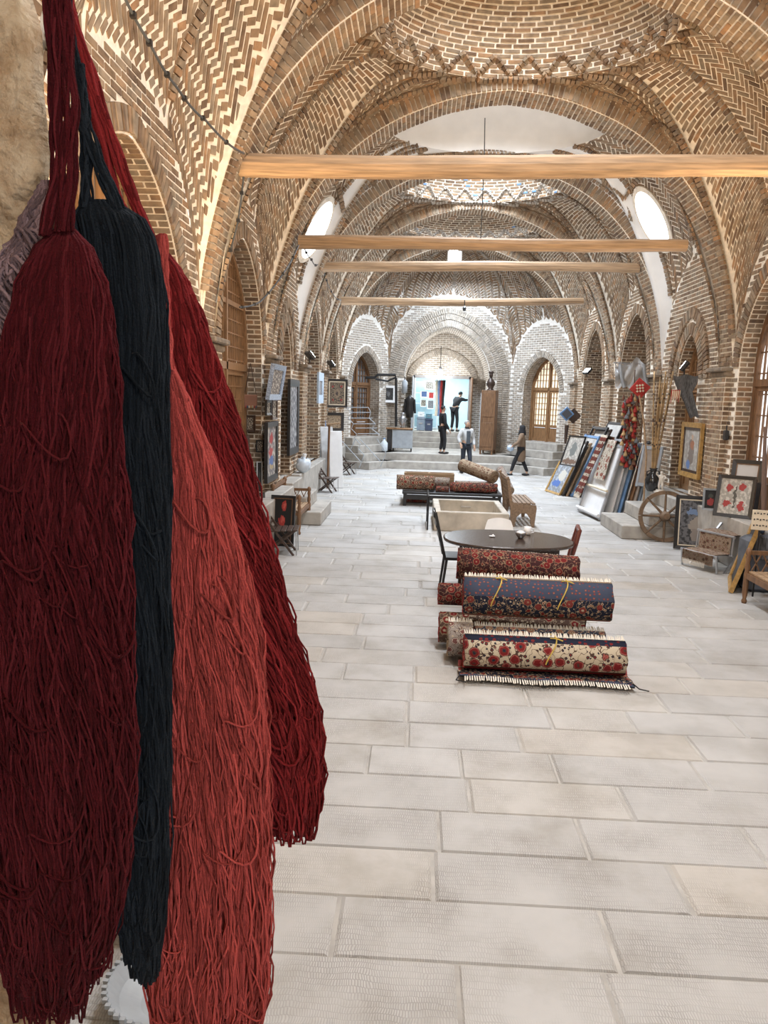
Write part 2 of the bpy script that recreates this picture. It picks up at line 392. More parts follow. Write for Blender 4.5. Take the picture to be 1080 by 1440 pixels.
# ---------------------------------------------------------------- generic brick wall with arched openings
def arch_z(x, a, zs, za):
    k = np.clip(np.abs(x) / a, 0, 1)
    return zs + (za - zs) * (np.sqrt(np.clip(1 - k ** 2, 0, 1)) * .86 + .14 * (1 - k))
def arch_line(o, n=40, grow=0.0, base=True):
    """points (s,z) of the opening's outline from the left foot over the crown to the right foot"""
    a = o['w'] / 2 + grow; P = []
    if base: P += [(o['c'] - a, z) for z in np.linspace(o['zb'], o['zs'], 14)[:-1]]
    for th in np.linspace(math.pi, 0, n):
        x = a * math.cos(th); P.append((o['c'] + x, float(arch_z(x, a, o['zs'], o['za'] + grow))))
    if base: P += [(o['c'] + a, z) for z in np.linspace(o['zs'], o['zb'], 14)[1:]]
    return np.array(P)
def brick_wall(parent, A, D, L, z0, ztop, ops, m, mm, inward, single=0, vsingle=0, s0=0.0, proud=0.0):
    A = np.array([A[0], A[1]]); D = np.array(D, float); inw = np.array([inward[0], inward[1]], float)
    A = A + inw * proud
    def P3(s, z, dep=0.0):
        s, z = np.asarray(s, float), np.asarray(z, float)
        return np.stack([A[0] + D[0] * s - inw[0] * dep, A[1] + D[1] * s - inw[1] * dep, z], -1)
    S = set(np.arange(s0, L + .001, .25).round(4)) | {L}
    for o in ops:
        if o.get('blind'): continue
        S |= set(np.round(o['c'] + o['w'] / 2 * np.cos(np.linspace(0, math.pi, 25)), 4)) | {round(o['c'] - o['w'] / 2 - 1e-3, 4), round(o['c'] + o['w'] / 2 + 1e-3, 4)}
    S = sorted(S); V = []; Fc = []
    def quad(sa, sb, za, zb_, zc, zd):
        b = len(V); V.extend([P3(sa, za), P3(sb, zb_), P3(sb, zc), P3(sa, zd)]); Fc.append((b, b + 1, b + 2, b + 3))
    for sa, sb in zip(S[:-1], S[1:]):
        mid = (sa + sb) / 2; ta, tb = float(ztop(sa)), float(ztop(sb)); hit = None
        for o in ops:
            if not o.get('blind') and abs(mid - o['c']) < o['w'] / 2: hit = o
        if hit is None: quad(sa, sb, z0, z0, tb, ta)
        else:
            o = hit; a = o['w'] / 2
            if o['zb'] > z0 + .01: quad(sa, sb, z0, z0, o['zb'], o['zb'])
            if o.get('flat'): za = zb_ = o['za']
            else: za, zb_ = float(arch_z(sa - o['c'], a, o['zs'], o['za'])), float(arch_z(sb - o['c'], a, o['zs'], o['za']))
            if ta > za or tb > zb_: quad(sa, sb, za, zb_, max(tb, zb_), max(ta, za))
    sh = mesh('wall_bed', V, Fc, mm, parent)
    ref = lambda C: C + np.array([inw[0], inw[1], 0.0])
    def keep(s, z):
        k = (s > s0) & (s < L) & (z < np.array([float(ztop(x)) for x in s]) - .03)
        for o in ops:
            g = o.get('vw', .22) + .06; a = o['w'] / 2 + g; x = s - o['c']
            top = np.full_like(s, o['za'] + .02) if o.get('flat') else arch_z(x, a, o['zs'], o['za'] + g)
            lo = o['zb'] if o['zb'] > z0 + .01 else -9
            side = np.where(z < o['zs'] - .1, o['w'] / 2 + .06, a) if not o.get('flat') else o['w'] / 2 + .06
            k &= ~((np.abs(x) < side) & (z < top) & (z > lo))
        return k
    def cl(s, z): return np.clip(s, s0, L), z
    zm = max(float(ztop(x)) for x in np.linspace(s0, L, 60))
    lay(sh, lambda s, z: P3(s, z), running(s0, L, z0, zm), ref, m, single, .008, cl, keep)
    for o in ops:
        if not o.get('flat') and o.get('vw', .22) > 0:
            al = arch_line(o, 50, o.get('vw', .22) / 2 + .02, False)
            lay_path(sh, P3(al[:, 0], al[:, 1]), ref, m, o.get('vw', .22) / 2, .078, vsingle, .03)
        for g in o.get('rings', ()):
            al = arch_line(o, 60, g, o.get('ringbase', False)); lay_path(sh, P3(al[:, 0], al[:, 1]), ref, m, .1, .078, 0, .045)
        d = o.get('depth', .3)
        if o.get('blind') or d <= 0: continue
        if o.get('flat'):
            a = o['w'] / 2; al = np.array([(o['c'] - a, o['zb']), (o['c'] - a, o['za']), (o['c'] + a, o['za']), (o['c'] + a, o['zb'])])
        else: al = arch_line(o, 44)
        n = len(al); VV = np.concatenate([P3(al[:, 0], al[:, 1]), P3(al[:, 0], al[:, 1], d)])
        rb = mesh('reveal', VV, [(i, i + 1, n + i + 1, n + i) for i in range(n - 1)], mm, parent)
        seg = np.linalg.norm(np.diff(al, axis=0), axis=1); LL = np.concatenate([[0], np.cumsum(seg)])
        cen = P3(o['c'], min(o['zs'], 2.5), d / 2)
        lay(rb, lambda w, l: P3(np.interp(l, LL, al[:, 0]), np.interp(l, LL, al[:, 1]), w), running(.0, d, 0, LL[-1]), cen, m, vsingle,
            .012, lambda w, l: (np.clip(w, 0.01, d), np.clip(l, 0, LL[-1])))
        if o.get('sill', True):
            q = P3(np.array([o['c'] - o['w'] / 2, o['c'] + o['w'] / 2]), np.array([o['zb']] * 2)); q2 = P3(np.array([o['c'] - o['w'] / 2, o['c'] + o['w'] / 2]), np.array([o['zb']] * 2), d)
            mesh('sill', [q[0], q[1], q2[1], q2[0]], [(0, 1, 2, 3)], STONE, parent)
    return P3
def zside(Y):
    for (a, b) in BAY:
        if a <= Y <= b: return float(zwall((Y - (a + b) / 2) / ((b - a) / 2))) + .02
    return 3.3
PL = .75                                         # plinth height
NICHE = [dict(c=7.05, w=3.0, zb=PL, zs=3.05, za=4.6, depth=.34), dict(c=11.45, w=2.75, zb=PL, zs=3.05, za=4.6, depth=.34),
         dict(c=15.2, w=1.15, zb=PL, zs=2.9, za=3.75, depth=.3, rings=(.42,)), dict(c=19.1, w=2.4, zb=PL, zs=3.05, za=4.55, depth=.75),
         dict(c=23.4, w=2.5, zb=PL, zs=3.05, za=4.55, depth=.75)]
YA, YB = 1.0, 26.1
walls = {}
for side, X, inw in (('left', XL, (1, 0)), ('right', XR, (-1, 0))):
    w = empty('wall_' + side, (0, 0, 0), 0, 'brick wall of arched niches along the %s side of the hall' % side, 'wall', kind='structure'); walls[side] = w
    ops = [dict(o, c=o['c'] - YA) for o in NICHE]
    brick_wall(w, (X, YA), (0, 1), YB - YA, 0, lambda s: zside(s + YA), ops, BRICK, MORTAR, inw, 300, 60, s0=2.6)
    for k, y in enumerate(TY):
        sg = inw[0]
        pb = MB().box((X + sg * .05, y, 1.5), (.1, .62, 3.0)).build('pilaster', MORTAR, w)
        lay(pb, lambda a, z, y=y: np.stack([np.full_like(a, X + sg * .101), y + a, z], -1), running(-.31, .31, 0, 2.98), np.array([XC, y, 1.5]), BRICK,
            40 if k in (1, 2) else 0, .012, lambda a, z: (np.clip(a, -.305, .305), z))
        for f in (-1, 1):
            lay(pb, lambda a, z, f=f, y=y: np.stack([X + sg * a, np.full_like(a, y + f * .311), z], -1), running(0, .1, 0, 2.98, .2), np.array([X, y + f * 9, 1.5]), BRICK, 0, .008, lambda a, z: (np.clip(a, .005, .1), z))
        mb = MB().box((X + sg * .1, y, 3.02), (.2, .70, .07), bev=.02).box((X + sg * .06, y, 2.94), (.16, .66, .08), bev=.02); mb.build('cornice', mat('cornice_stone', (.22, .175, .13), .9, var=.4, scale=9, bmp=.6), w)

# ---------------------------------------------------------------- transverse arches
U = np.sin(np.linspace(-math.pi / 2, math.pi / 2, 121)) * HW
PR = np.stack([U, zprof(U)], -1); PSEG = np.linalg.norm(np.diff(PR, axis=0), axis=1); PL_ = np.concatenate([[0], np.cumsum(PSEG)])
PT = np.gradient(PR, axis=0); PT /= np.linalg.norm(PT, axis=1)[:, None]; PN = np.stack([-PT[:, 1], PT[:, 0]], -1)      # outward normal
def prof_at(l, off=0.0):
    u = np.interp(l, PL_, PR[:, 0] + PN[:, 0] * 0); z = np.interp(l, PL_, PR[:, 1])
    return u + np.interp(l, PL_, PN[:, 0]) * off, z + np.interp(l, PL_, PN[:, 1]) * off
for k, y in enumerate(TY):
    t = empty('trim_%d' % (k + 1), (0, 0, 0), 0, 'broad pointed brick arch across the hall, number %d from the near end' % (k + 1), 'arch', kind='structure')
    V = []; n = len(U)
    for off, yy in ((0, y - TH), (.27, y - TH), (.27, y + TH), (0, y + TH)):
        for i in range(n): V.append((XC + PR[i, 0] + PN[i, 0] * off, yy, PR[i, 1] + PN[i, 1] * off))
    Fc = []
    for a in range(4):
        b = (a + 1) % 4
        for i in range(n - 1): Fc.append((a * n + i, a * n + i + 1, b * n + i + 1, b * n + i))
    core = mesh('arch_bed', V, Fc, MORTAR, t)
    ref = REFY(y)
    def fi(w, l, y=y):
        u, z = prof_at(l); return np.stack([XC + u, y + w, z], -1)
    lay(core, fi, running(-TH, TH, 0, PL_[-1], .24, .078), ref, BRICK, (0, 300, 220, 100, 0, 0)[k], .014, lambda w, l: (np.clip(w, -TH + .006, TH - .006), np.clip(l, 0, PL_[-1])))
    for f in (-1, 1):
        def ff(w, l, y=y, f=f):
            u, z = prof_at(l, w); return np.stack([XC + u, np.full_like(u, y + f * (TH + .001)), z], -1)
        nn = int(PL_[-1] / .08)
        lay(core, ff, [(.135, (i + .5) * PL_[-1] / nn, .122, PL_[-1] / nn / 2 - .008, 0) for i in range(nn)], lambda C, f=f: C + np.array([0, f, 0.0]), BRICK,
            (0, 200, 150, 60, 0, 0)[k] if f < 0 else 0, .02)

# ---------------------------------------------------------------- vaults and domes
ceil = empty('ceiling', (0, 0, 0), 0, 'brick vaulted ceiling of domes over the hall', 'ceiling', kind='structure')
class Fan:
    def __init__(s, Y0, Y1, rx=2.05, z0=7.42):
        s.yc, s.hy = (Y0 + Y1) / 2, (Y1 - Y0) / 2; s.rx, s.ry, s.z0 = rx, s.hy * .97, z0
    def O(s, q):
        q = np.mod(q, 8.0); sd = np.floor(q / 2).astype(int); f = q - 2 * sd - 1
        u = np.choose(sd, [f, np.ones_like(f), -f, -np.ones_like(f)]); e = np.choose(sd, [np.ones_like(f), -f, -np.ones_like(f), f])
        z = np.where((sd % 2) == 0, zT(u * HW), zwall(e)); return u, e, z
    def P(s, q, t):
        q, t = np.broadcast_arrays(np.asarray(q, float), np.asarray(t, float))
        u, e, z = s.O(q); an = np.arctan2(e, u)
        ix, iy = s.rx * np.cos(an), s.ry * np.sin(an)
        g = .55 * (1 - np.sqrt(np.clip(1 - t ** 2, 0, 1))) + .45 * t ** 1.7
        return np.stack([XC + ix + (u * HW - ix) * t, s.yc + iy + (e * s.hy - iy) * t, s.z0 - (s.z0 - z) * g], -1)
CREASE = [0, .38, .69, 1.31, 1.62, 2, 2.55, 3.45, 4, 4.38, 4.69, 5.31, 5.62, 6, 6.55, 7.45, 8]
def fan_vault(i, pattern, single, plaster=None, CREASE=CREASE, dome='brick', rsingle=0, oculus=.5, dh=1.75, dsingle=0, blue=False):
    f = Fan(*BAY[i]); T = np.sin(np.linspace(0, math.pi / 2, 25)); T[-1] = .9999
    ref = np.array([XC, f.yc, 3.4]); Q = np.unique(np.concatenate([np.linspace(a, b, 9) for a, b in zip(CREASE[:-1], CREASE[1:])]))
    qq, tt = np.meshgrid(Q, T, indexing='ij'); Pg = f.P(np.where(qq >= 8, 7.9999, qq), tt); nq, n = Pg.shape[:2]
    Fc = []; mi = []
    for a in range(nq - 1):
        qm = (Q[a] + Q[a + 1]) / 2; pl = plaster is not None and any(c0 <= qm <= c1 for c0, c1 in plaster)
        for b in range(n - 1): Fc.append((a * n + b, a * n + b + 1, (a + 1) * n + b + 1, (a + 1) * n + b)); mi.append(1 if pl else 0)
    sh = mesh('vault', Pg.reshape(-1, 3), Fc, [MORTAR, PLASTER], ceil, smooth=True, mi=mi)
    nf = len(CREASE) - 1
    for k in range(nf):
        q0, q1 = CREASE[k], CREASE[k + 1]; qm = (q0 + q1) / 2
        if plaster is not None and any(c0 <= qm <= c1 for c0, c1 in plaster): continue
        C = f.P(qm, T); seg = np.linalg.norm(np.diff(C, axis=0), axis=1); L = np.concatenate([[0], np.cumsum(seg)])
        wd = np.linalg.norm(f.P(q1 - 1e-4, T) - f.P(q0 + 1e-4, T), axis=1)
        if L[-1] < .15: continue
        def fm(w, l):
            t = np.interp(l, L, T); W_ = np.interp(l, L, wd); return f.P(np.clip(qm + w / np.maximum(W_, .05) * (q1 - q0), q0 + 1e-4, q1 - 1e-4), t)
        def cl(w, l):
            l = np.clip(l, .02, L[-1]); h = np.maximum(np.interp(l, L, wd) / 2 - .05, 0); return np.clip(w, -h, h), l
        wm = wd.max() / 2
        rc = pattern(-wm, wm, 0, L[-1], k) if pattern else running(-wm, wm, 0, L[-1])
        def kp(w, l): return (np.abs(w) < np.interp(l, L, wd) / 2 + .05) & (l > -.05) & (l < L[-1] + .05)
        lay(sh, fm, rc, ref, BRICK, single[k] if isinstance(single, dict) and k in single else (0 if isinstance(single, dict) else single), .009, cl, kp)
    for k in range(nf):                          # rib of soldier bricks on every crease
        q = CREASE[k]
        if plaster is not None and any(c0 < q < c1 for c0, c1 in plaster): continue
        pts = f.P(max(q, 1e-4), np.linspace(.0, .985, 60))
        lay_path(sh, pts, ref, BRICK, .055, .078, rsingle, .035, 'rib_courses')
    for q0, q1 in ((.04, 1.96), (4.04, 5.96)):   # closing course where the vault meets the two transverse arches
        qs_ = np.linspace(q0, q1, 90); lay_path(sh, f.P(qs_, np.full(90, .90)), ref, BRICK, .075, .08, 0, .012, 'closing_course')
    # dome
    al = np.linspace(0, math.acos(oculus / f.rx), 16); th = np.linspace(0, 2 * math.pi, 49)
    def dm(a_, l_): return np.stack([XC + f.rx * np.cos(l_) * np.cos(a_), f.yc + f.ry * np.cos(l_) * np.sin(a_), f.z0 - .01 + dh * np.sin(l_)], -1)
    A_, B_ = np.meshgrid(th, al, indexing='ij'); Pg = dm(A_, B_); n = len(al)
    ds = mesh('dome', Pg.reshape(-1, 3), [(a * n + b, (a + 1) * n + b, (a + 1) * n + b + 1, a * n + b + 1) for a in range(48) for b in range(n - 1)],
              PLASTER if dome == 'plaster' else MORTAR, ceil, smooth=True)
    if dome == 'brick':                          # star-shaped zigzag skirt: on the dome's foot and on the vault below it
        NZ = 24; sk_ = []
        for tier in (0, 1):
            pts = []
            for a in range(NZ * 2):
                for w in np.linspace(0, 1, 5)[:-1]:
                    z_ = w if a % 2 == 0 else 1 - w; an = (a + w) / (NZ * 2) * 2 * math.pi + tier * math.pi / NZ
                    if tier == 0: pts.append(dm(np.array(an), np.array(.02 + .17 * z_)))
                    else:
                        u_, e_ = math.cos(an), math.sin(an); k_ = max(abs(u_), abs(e_)); u_, e_ = u_ / k_, e_ / k_
                        q_ = (u_ + 1 if e_ >= .99999 else 3 - e_ if u_ >= .99999 else 5 - u_ if e_ <= -.99999 else 7 + e_) % 8
                        ln = float(np.linalg.norm(f.P(q_, .999) - f.P(q_, 0))); t_ = min(.6, .34 / max(ln, .1)); pts.append(f.P(q_, .02 + t_ * (1 - z_)))
            pts.append(pts[0]); lay_path(ds, np.array(pts), np.array([XC, f.yc, 4.5]), PALE if blue else BRICK, .045, .078, 0, .05, 'star_skirt')
    if dome == 'brick':
        rc = []; la = math.acos(oculus / f.rx); nr = int(la * (f.rx + dh) / 2 / .078)
        for r_ in range(nr):
            a_ = (r_ + .5) * la / nr; rad = (f.rx + f.ry) / 2 * math.cos(a_); nb = max(8, int(2 * math.pi * rad / .24))
            for b in range(nb): rc.append(((b + (r_ % 2) * .5) * 2 * math.pi / nb, a_, math.pi / nb - .011 / rad, la / nr / 2 - .0075, 0))
        lay(ds, dm, rc, np.array([XC, f.yc, 6.5]), BRICK, dsingle, .014)
        if blue:
            rb = [r_ for r_ in rc if rng.random() < .05]
            lay(ds, dm, [(a, b, .05 / 1.6, c2, e) for a, b, c, c2, e in rb], np.array([XC, f.yc, 6.5]), BLUEP, 0, .022, rest='blue_tiles')
    # lantern drum over the oculus
    MB().lathe([(oculus * 1.0, f.z0 + dh * .93), (oculus * 1.0, f.z0 + dh + .5), (oculus * 1.25, f.z0 + dh + .5), (oculus * 1.25, f.z0 + dh * .93)][:2], 24, (XC, f.yc, 0)).F
    V = []; 
    for z in (f.z0 + dh * .9, f.z0 + dh + .35):
        V += [(XC + oculus * math.cos(w), f.yc + oculus * f.ry / f.rx * math.sin(w), z) for w in np.linspace(0, 2 * math.pi, 25)[:-1]]
    mesh('lantern', V, [(k, (k + 1) % 24, 24 + (k + 1) % 24, 24 + k) for k in range(24)], PLASTER, ceil)
    return f, sh
chev = lambda w0, w1, l0, l1, k: chevron(w0, w1, l0, l1)
def mixp(w0, w1, l0, l1, k):
    return herring(w0, w1, l0, l1) if k % 2 == 0 else running(w0, w1, l0, l1)
fan_vault(0, chev, {0: 250, 1: 150, 2: 60, 3: 60, 4: 120, 5: 300, 13: 300, 14: 300, 15: 300}, rsingle=20, oculus=.7)
fan_vault(1, mixp, {k: 300 if k in (0, 4, 5, 15) else 150 for k in (0, 1, 2, 3, 4, 5, 6, 7, 13, 14, 15)}, rsingle=25, oculus=.6, dsingle=300)
FAN2, VAULT2 = fan_vault(2, mixp, {6: 300, 7: 150, 16: 200, 15: 60}, CREASE=[0, .38, .69, 1.31, 1.62, 2, 2.2, 2.9, 3.5, 4, 4.38, 4.69, 5.31, 5.62, 6, 6.5, 7.1, 7.78, 8], plaster=[(0, 2.2), (4.69, 5.31), (7.78, 8)], dome='plaster', rsingle=20, oculus=.5, dh=.9)  # oculus added here to brighten the plaster and side walls
fan_vault(3, mixp, {}, blue=True, oculus=.6)
fan_vault(4, mixp, {}, blue=True, oculus=.75, dh=1.3)
# ---------------------------------------------------------------- windows and doors
PANE_DAY = mat('day_lit_pane', (.8, .82, .82), .4, var=.04, emit=(.92, .96, 1.0), es=.75)
PANE_TAN = mat('tan_pane', (.22, .165, .11), .5, var=.12, scale=3)
PANE_DIM = mat('dim_pane', (.16, .16, .165), .25, var=.25, scale=2)
PANE_WARM = mat('warm_lit_pane', (.75, .68, .52), .5, var=.06, emit=(1, .88, .66), es=.55)
_wn = [0, 0]
def local(O, xd):
    xd = Vector((xd[0], xd[1], 0)).normalized(); back = Vector((-xd.y, xd.x, 0))
    M = Matrix((xd, back, Vector((0, 0, 1)))).transposed().to_4x4(); M.translation = Vector(O); return M
def lattice(kind, O, xd, w, zs, za, label, pane, wood=WOOD, door=True, pitch=.15, rise=.3, leafs=2, panel=.55, transom=2.05, cat=None, bars=True):
    """arched window or door leaf; O = middle of its foot, xd = direction to the right as seen from the hall, +y is away from the hall"""
    _wn[kind == 'door'] += 1
    e = empty('%s_%d' % (kind, _wn[kind == 'door']), (0, 0, 0), 0, label, cat or kind, kind='structure'); M = local(O, xd); a = w / 2
    zt = lambda x: float(arch_z(x, a, zs, za))
    # arched outer frame
    mb = MB(M); n = 24; xs = [-a * math.cos(math.pi * k / n) for k in range(n + 1)]
    out = [(-a, 0)] + [(x, zt(x)) for x in xs] + [(a, 0)]
    inn = [(-a + .08, 0)] + [(x * (a - .08) / a, zt(x) - (.08 if abs(x) < a - 1e-6 else 0.0)) for x in xs] + [(a - .08, 0)]
    V = []; k = len(out)
    for yy in (0, .09):
        V += [(x, yy, z) for x, z in out] + [(x, yy, z) for x, z in inn]
    Fc = []
    for i in range(k - 1):
        Fc += [(i, i + 1, k + i + 1, k + i), (2 * k + i, 3 * k + i, 3 * k + i + 1, 2 * k + i + 1), (k + i, k + i + 1, 3 * k + i + 1, 3 * k + i)]
    mb.add(V, Fc).build('frame', wood, e)
    MB(M).box((0, .045, transom), (w - .1, .1, .11)).build('transom', wood, e)
    for x in ([0] if leafs == 2 else []) : MB(M).box((x, .045, (zt(0) - .06) / 2), (.08, .1, zt(0) - .06)).build('mullion', wood, e)
    if za - transom > 1.1: MB(M).box((0, .045, transom + (za - transom) * .52), (2 * a * .86, .08, .07)).build('transom', wood, e)
    # leaves below the transom
    lw = (w - .16) / leafs
    for l in range(leafs):
        x0 = -a + .08 + l * lw
        if door:
            lf = MB(M)
            for x in (x0 + .05, x0 + lw - .05): lf.box((x, .05, transom / 2), (.09, .06, transom - .06))
            for z in (.06, panel, transom - .08): lf.box((x0 + lw / 2, .05, z), (lw - .1, .055, .1))
            L = lf.build('door_leaf', wood, e)
            MB(M).box((x0 + lw / 2, .06, panel / 2 + .02), (lw - .2, .03, panel - .16), bev=.01).build('panel', wood, L)
    if bars:
        nv = int((w - .2) / pitch)
        for i in range(1, nv):
            x = -a + .1 + (w - .2) * i / nv; top = zt(x) - .06
            z0 = panel if door else .05
            MB(M).box((x, .055, (z0 + top) / 2), (.022, .03, top - z0)).build('muntin', wood, e)
        z = (panel if door else .05) + rise
        while z < za - .12:
            hw = a - .09 if z < zs else (a - .05) * math.sqrt(max(0, 1 - ((z - zs) / (za - zs)) ** 2)) - .02
            if hw > .08 and abs(z - transom) > .1: MB(M).box((0, .056, z), (2 * hw, .028, .02)).build('muntin', wood, e)
            z += rise
    b0 = (panel if door else 0); po = [(-a + .04, b0)] + [(x * .98, zt(x) - .03) for x in xs] + [(a - .04, b0)]
    MB(M).prism(po, .012, Matrix.Translation((0, .075, 0))).build('pane', pane, e)
    return e
SIDE = {'left': (XL, (0, 1), 1), 'right': (XR, (0, -1), -1)}
def side_window(side, i, label, pane, **kw):
    X, xd, sg = SIDE[side]; o = NICHE[i]; kw.setdefault('door', True)
    return lattice(kw.pop('kind', 'window'), (X - sg * (o['depth'] - .1), o['c'], o['zb']), xd, o['w'] - .01, o['zs'] - o['zb'], o['za'] - o['zb'] - .01, label, pane, **kw)
side_window('left', 0, 'arched lattice window half hidden behind the hanging wool', PANE_TAN, wood=WOOD2)
side_window('left', 1, 'tan arched lattice window with wooden door behind the bead hanging', PANE_TAN, wood=WOOD2, pitch=.13, rise=.2)
side_window('left', 2, 'narrow arched niche window between the left wall pictures', PANE_TAN, leafs=1)
side_window('left', 3, 'dark arched lattice window behind the blue leaning frame', PANE_DIM)
side_window('left', 4, 'dark arched lattice window beside the framed carpet picture', PANE_DIM)
side_window('right', 0, 'arched lattice window nearest on the right side wall', PANE_DAY)
side_window('right', 1, 'large day-lit arched lattice window at the right edge', PANE_DAY, pitch=.135, rise=.33)
side_window('right', 2, 'narrow pointed wooden door beside the gilt framed painting', PANE_DIM, leafs=1, kind='door', pitch=.12, rise=.22, wood=WOOD2)
side_window('right', 3, 'arched lattice window behind the hanging tassel string', PANE_DIM, pitch=.17)
side_window('right', 4, 'arched lattice window behind the stack of leaning frames', PANE_DIM, pitch=.17)

# oval openings in the plastered bay
OVALM = mat('oval_glass', (.9, .92, .95), .4, var=.02, emit=(.9, .96, 1), es=2.2)
def oval(q, t, rw, rl, label, nm):
    P = FAN2.P(q, t); a = FAN2.P(q + .01, t) - FAN2.P(q - .01, t); b = FAN2.P(q, t + .01) - FAN2.P(q, t - .01)
    a /= np.linalg.norm(a); b /= np.linalg.norm(b); n = np.cross(a, b); n /= np.linalg.norm(n); a = np.cross(b, n)
    if np.dot(n, np.array([XC, FAN2.yc, 3.4]) - P) < 0: n = -n
    e = empty(nm, (0, 0, 0), 0, label, 'window', kind='structure'); th = np.linspace(0, 2 * math.pi, 33)[:-1]
    ring = lambda k, h: [P + a * rw * k * math.cos(w) + b * rl * k * math.sin(w) + n * h for w in th]
    mesh('pane', ring(1, .10), [tuple(range(32))], OVALM, e)
    V = ring(.98, .105) + ring(1.16, .09) + ring(1.2, -.2)
    mesh('surround', V, [(i, (i + 1) % 32, 32 + (i + 1) % 32, 32 + i) for i in range(32)] + [(32 + i, 32 + (i + 1) % 32, 64 + (i + 1) % 32, 64 + i) for i in range(32)], MORTAR, e)
def find_q(px, py, qs):
    best = None
    for q in np.linspace(*qs, 60):
        for t in np.linspace(.05, .95, 60):
            x, y, d = proj(FAN2.P(q, t)); e = (x - px) ** 2 + (y - py) ** 2
            if best is None or e < best[0]: best = (e, q, t)
    return best[1:]
q, t = find_q(916, 308, (2.3, 3.9)); oval(q, t, .28, .62, 'oval white skylight high on the right of the plastered bay', 'window_11')
q, t = find_q(447, 322, (6.1, 7.68)); oval(q, t, .28, .62, 'oval white skylight high on the left of the plastered bay', 'window_12')
# branching brick ribs on the white plaster
refv = np.array([XC, FAN2.yc, 3.4])
def vrib(a, b):
    s = np.linspace(0, 1, 30)[:, None]; qt = np.array(a) * (1 - s) + np.array(b) * s
    lay_path(VAULT2, FAN2.P(qt[:, 0], np.clip(qt[:, 1], 0, .99)), refv, BRICK, .05, .078, 0, .035, 'plaster_ribs')
for sgn in (0, 1):
    m_ = (lambda q, t: (q, t)) if not sgn else (lambda q, t: ((2 - q) % 8, t))
    for a, b in (((1.84, .5), (1.62, .95)), ((1.84, .5), (2.03, .62)), ((1.84, .5), (1.72, .05)), ((1.84, .5), (1.9, .95)), ((1.62, .25), (1.35, .7)), ((1.35, .7), (1.2, .95)), ((1.62, .25), (1.72, .05)), ((1.35, .7), (1.1, .1))):
        vrib(m_(*a), m_(*b))

# ---------------------------------------------------------------- far apse: two slanting walls, portal wall, half vault
YE = 28.6; PX0, PX1 = -1.1, 3.36
we = empty('wall_back', (0, 0, 0), 0, 'pale brick end wall with tall pointed portal and slanting sides', 'wall', kind='structure')
PC = 1.04
pz = lambda s: 3.3 + 2.75 * max(0, 1 - abs((s + PX0 - PC) / 2.35) ** 2.2) ** .55
brick_wall(we, (PX0, YE), (1, 0), PX1 - PX0, 0, pz, [dict(c=PC - PX0, w=3.1, zb=.5, zs=3.15, za=5.0, depth=2.4, rings=(.36, .58), ringbase=True, sill=False)], PALE, PMORTAR, (0, -1), 120, 0)
for nm, A, B in (('l', (XL, 26.1), (PX0, YE)), ('r', (PX1, YE), (XR, 26.1))):
    A, B = np.array(A), np.array(B); D = B - A; L = float(np.linalg.norm(D)); D /= L; inw = np.array([D[1], -D[0]])
    zt_ = lambda s, L=L: 3.2 + 1.9 * max(0, 1 - abs(s / L * 2 - 1) ** 2.2) ** .6
    c = L * .5; op = dict(c=c, w=1.75, zb=1.0, zs=2.75, za=3.95, depth=.55, vw=.2)
    brick_wall(we, A, D, L, 0, zt_, [op], PALE, PMORTAR, inw, 60, 0)
    O = A + D * c - inw * .4
    if nm == 'r': lattice('door', (O[0], O[1], 1.0), D, 1.74, 1.75, 2.94, 'wide arched wooden double door with warm lit lattice at far right', PANE_WARM, wood=WOOD2, pitch=.14, rise=.2, transom=1.85)
    else: lattice('door', (O[0], O[1], 1.0), D, 1.74, 1.75, 2.94, 'dark arched wooden door at far left behind the metal railing', PANE_DIM, wood=WOOD, pitch=.16, rise=.2, transom=1.85)
# half vault over the apse
AP = [(XL, 26.1, 3.1)]
def apse_top(n=24):
    P = []
    for A, B, f in (((XL, 26.1), (PX0, YE), None), ((PX0, YE), (PX1, YE), 'p'), ((PX1, YE), (XR, 26.1), None)):
        A, B = np.array(A), np.array(B); L = float(np.linalg.norm(B - A))
        for s in np.linspace(0, 1, n):
            p = A + (B - A) * s
            z = pz(s * L) if f else 3.2 + 1.9 * max(0, 1 - abs(s * 2 - 1) ** 2.2) ** .6
            P.append((p[0], p[1], z))
    return np.array(P)
AT = apse_top(); ATQ = np.linspace(0, 3, len(AT))
def apse(q, t):
    o = np.stack([np.interp(q, ATQ, AT[:, i]) for i in range(3)], -1); g = 1 - np.sqrt(np.clip(1 - t ** 2.25, 0, 1))
    C = np.array([XC, 26.0]); return np.stack([C[0] + (o[..., 0] - C[0]) * t, C[1] + (o[..., 1] - C[1]) * t, 7.47 - (7.47 - o[..., 2]) * g], -1)
Qa, Ta = np.meshgrid(np.linspace(0, 3, 61), np.sin(np.linspace(0, math.pi / 2, 22)), indexing='ij'); Pg = apse(Qa, Ta)
av = mesh('apse_vault', Pg.reshape(-1, 3), [(a * 22 + b, a * 22 + b + 1, (a + 1) * 22 + b + 1, (a + 1) * 22 + b) for a in range(60) for b in range(21)], PMORTAR, ceil, smooth=True)
refa = np.array([XC, 26.0, 2.5])
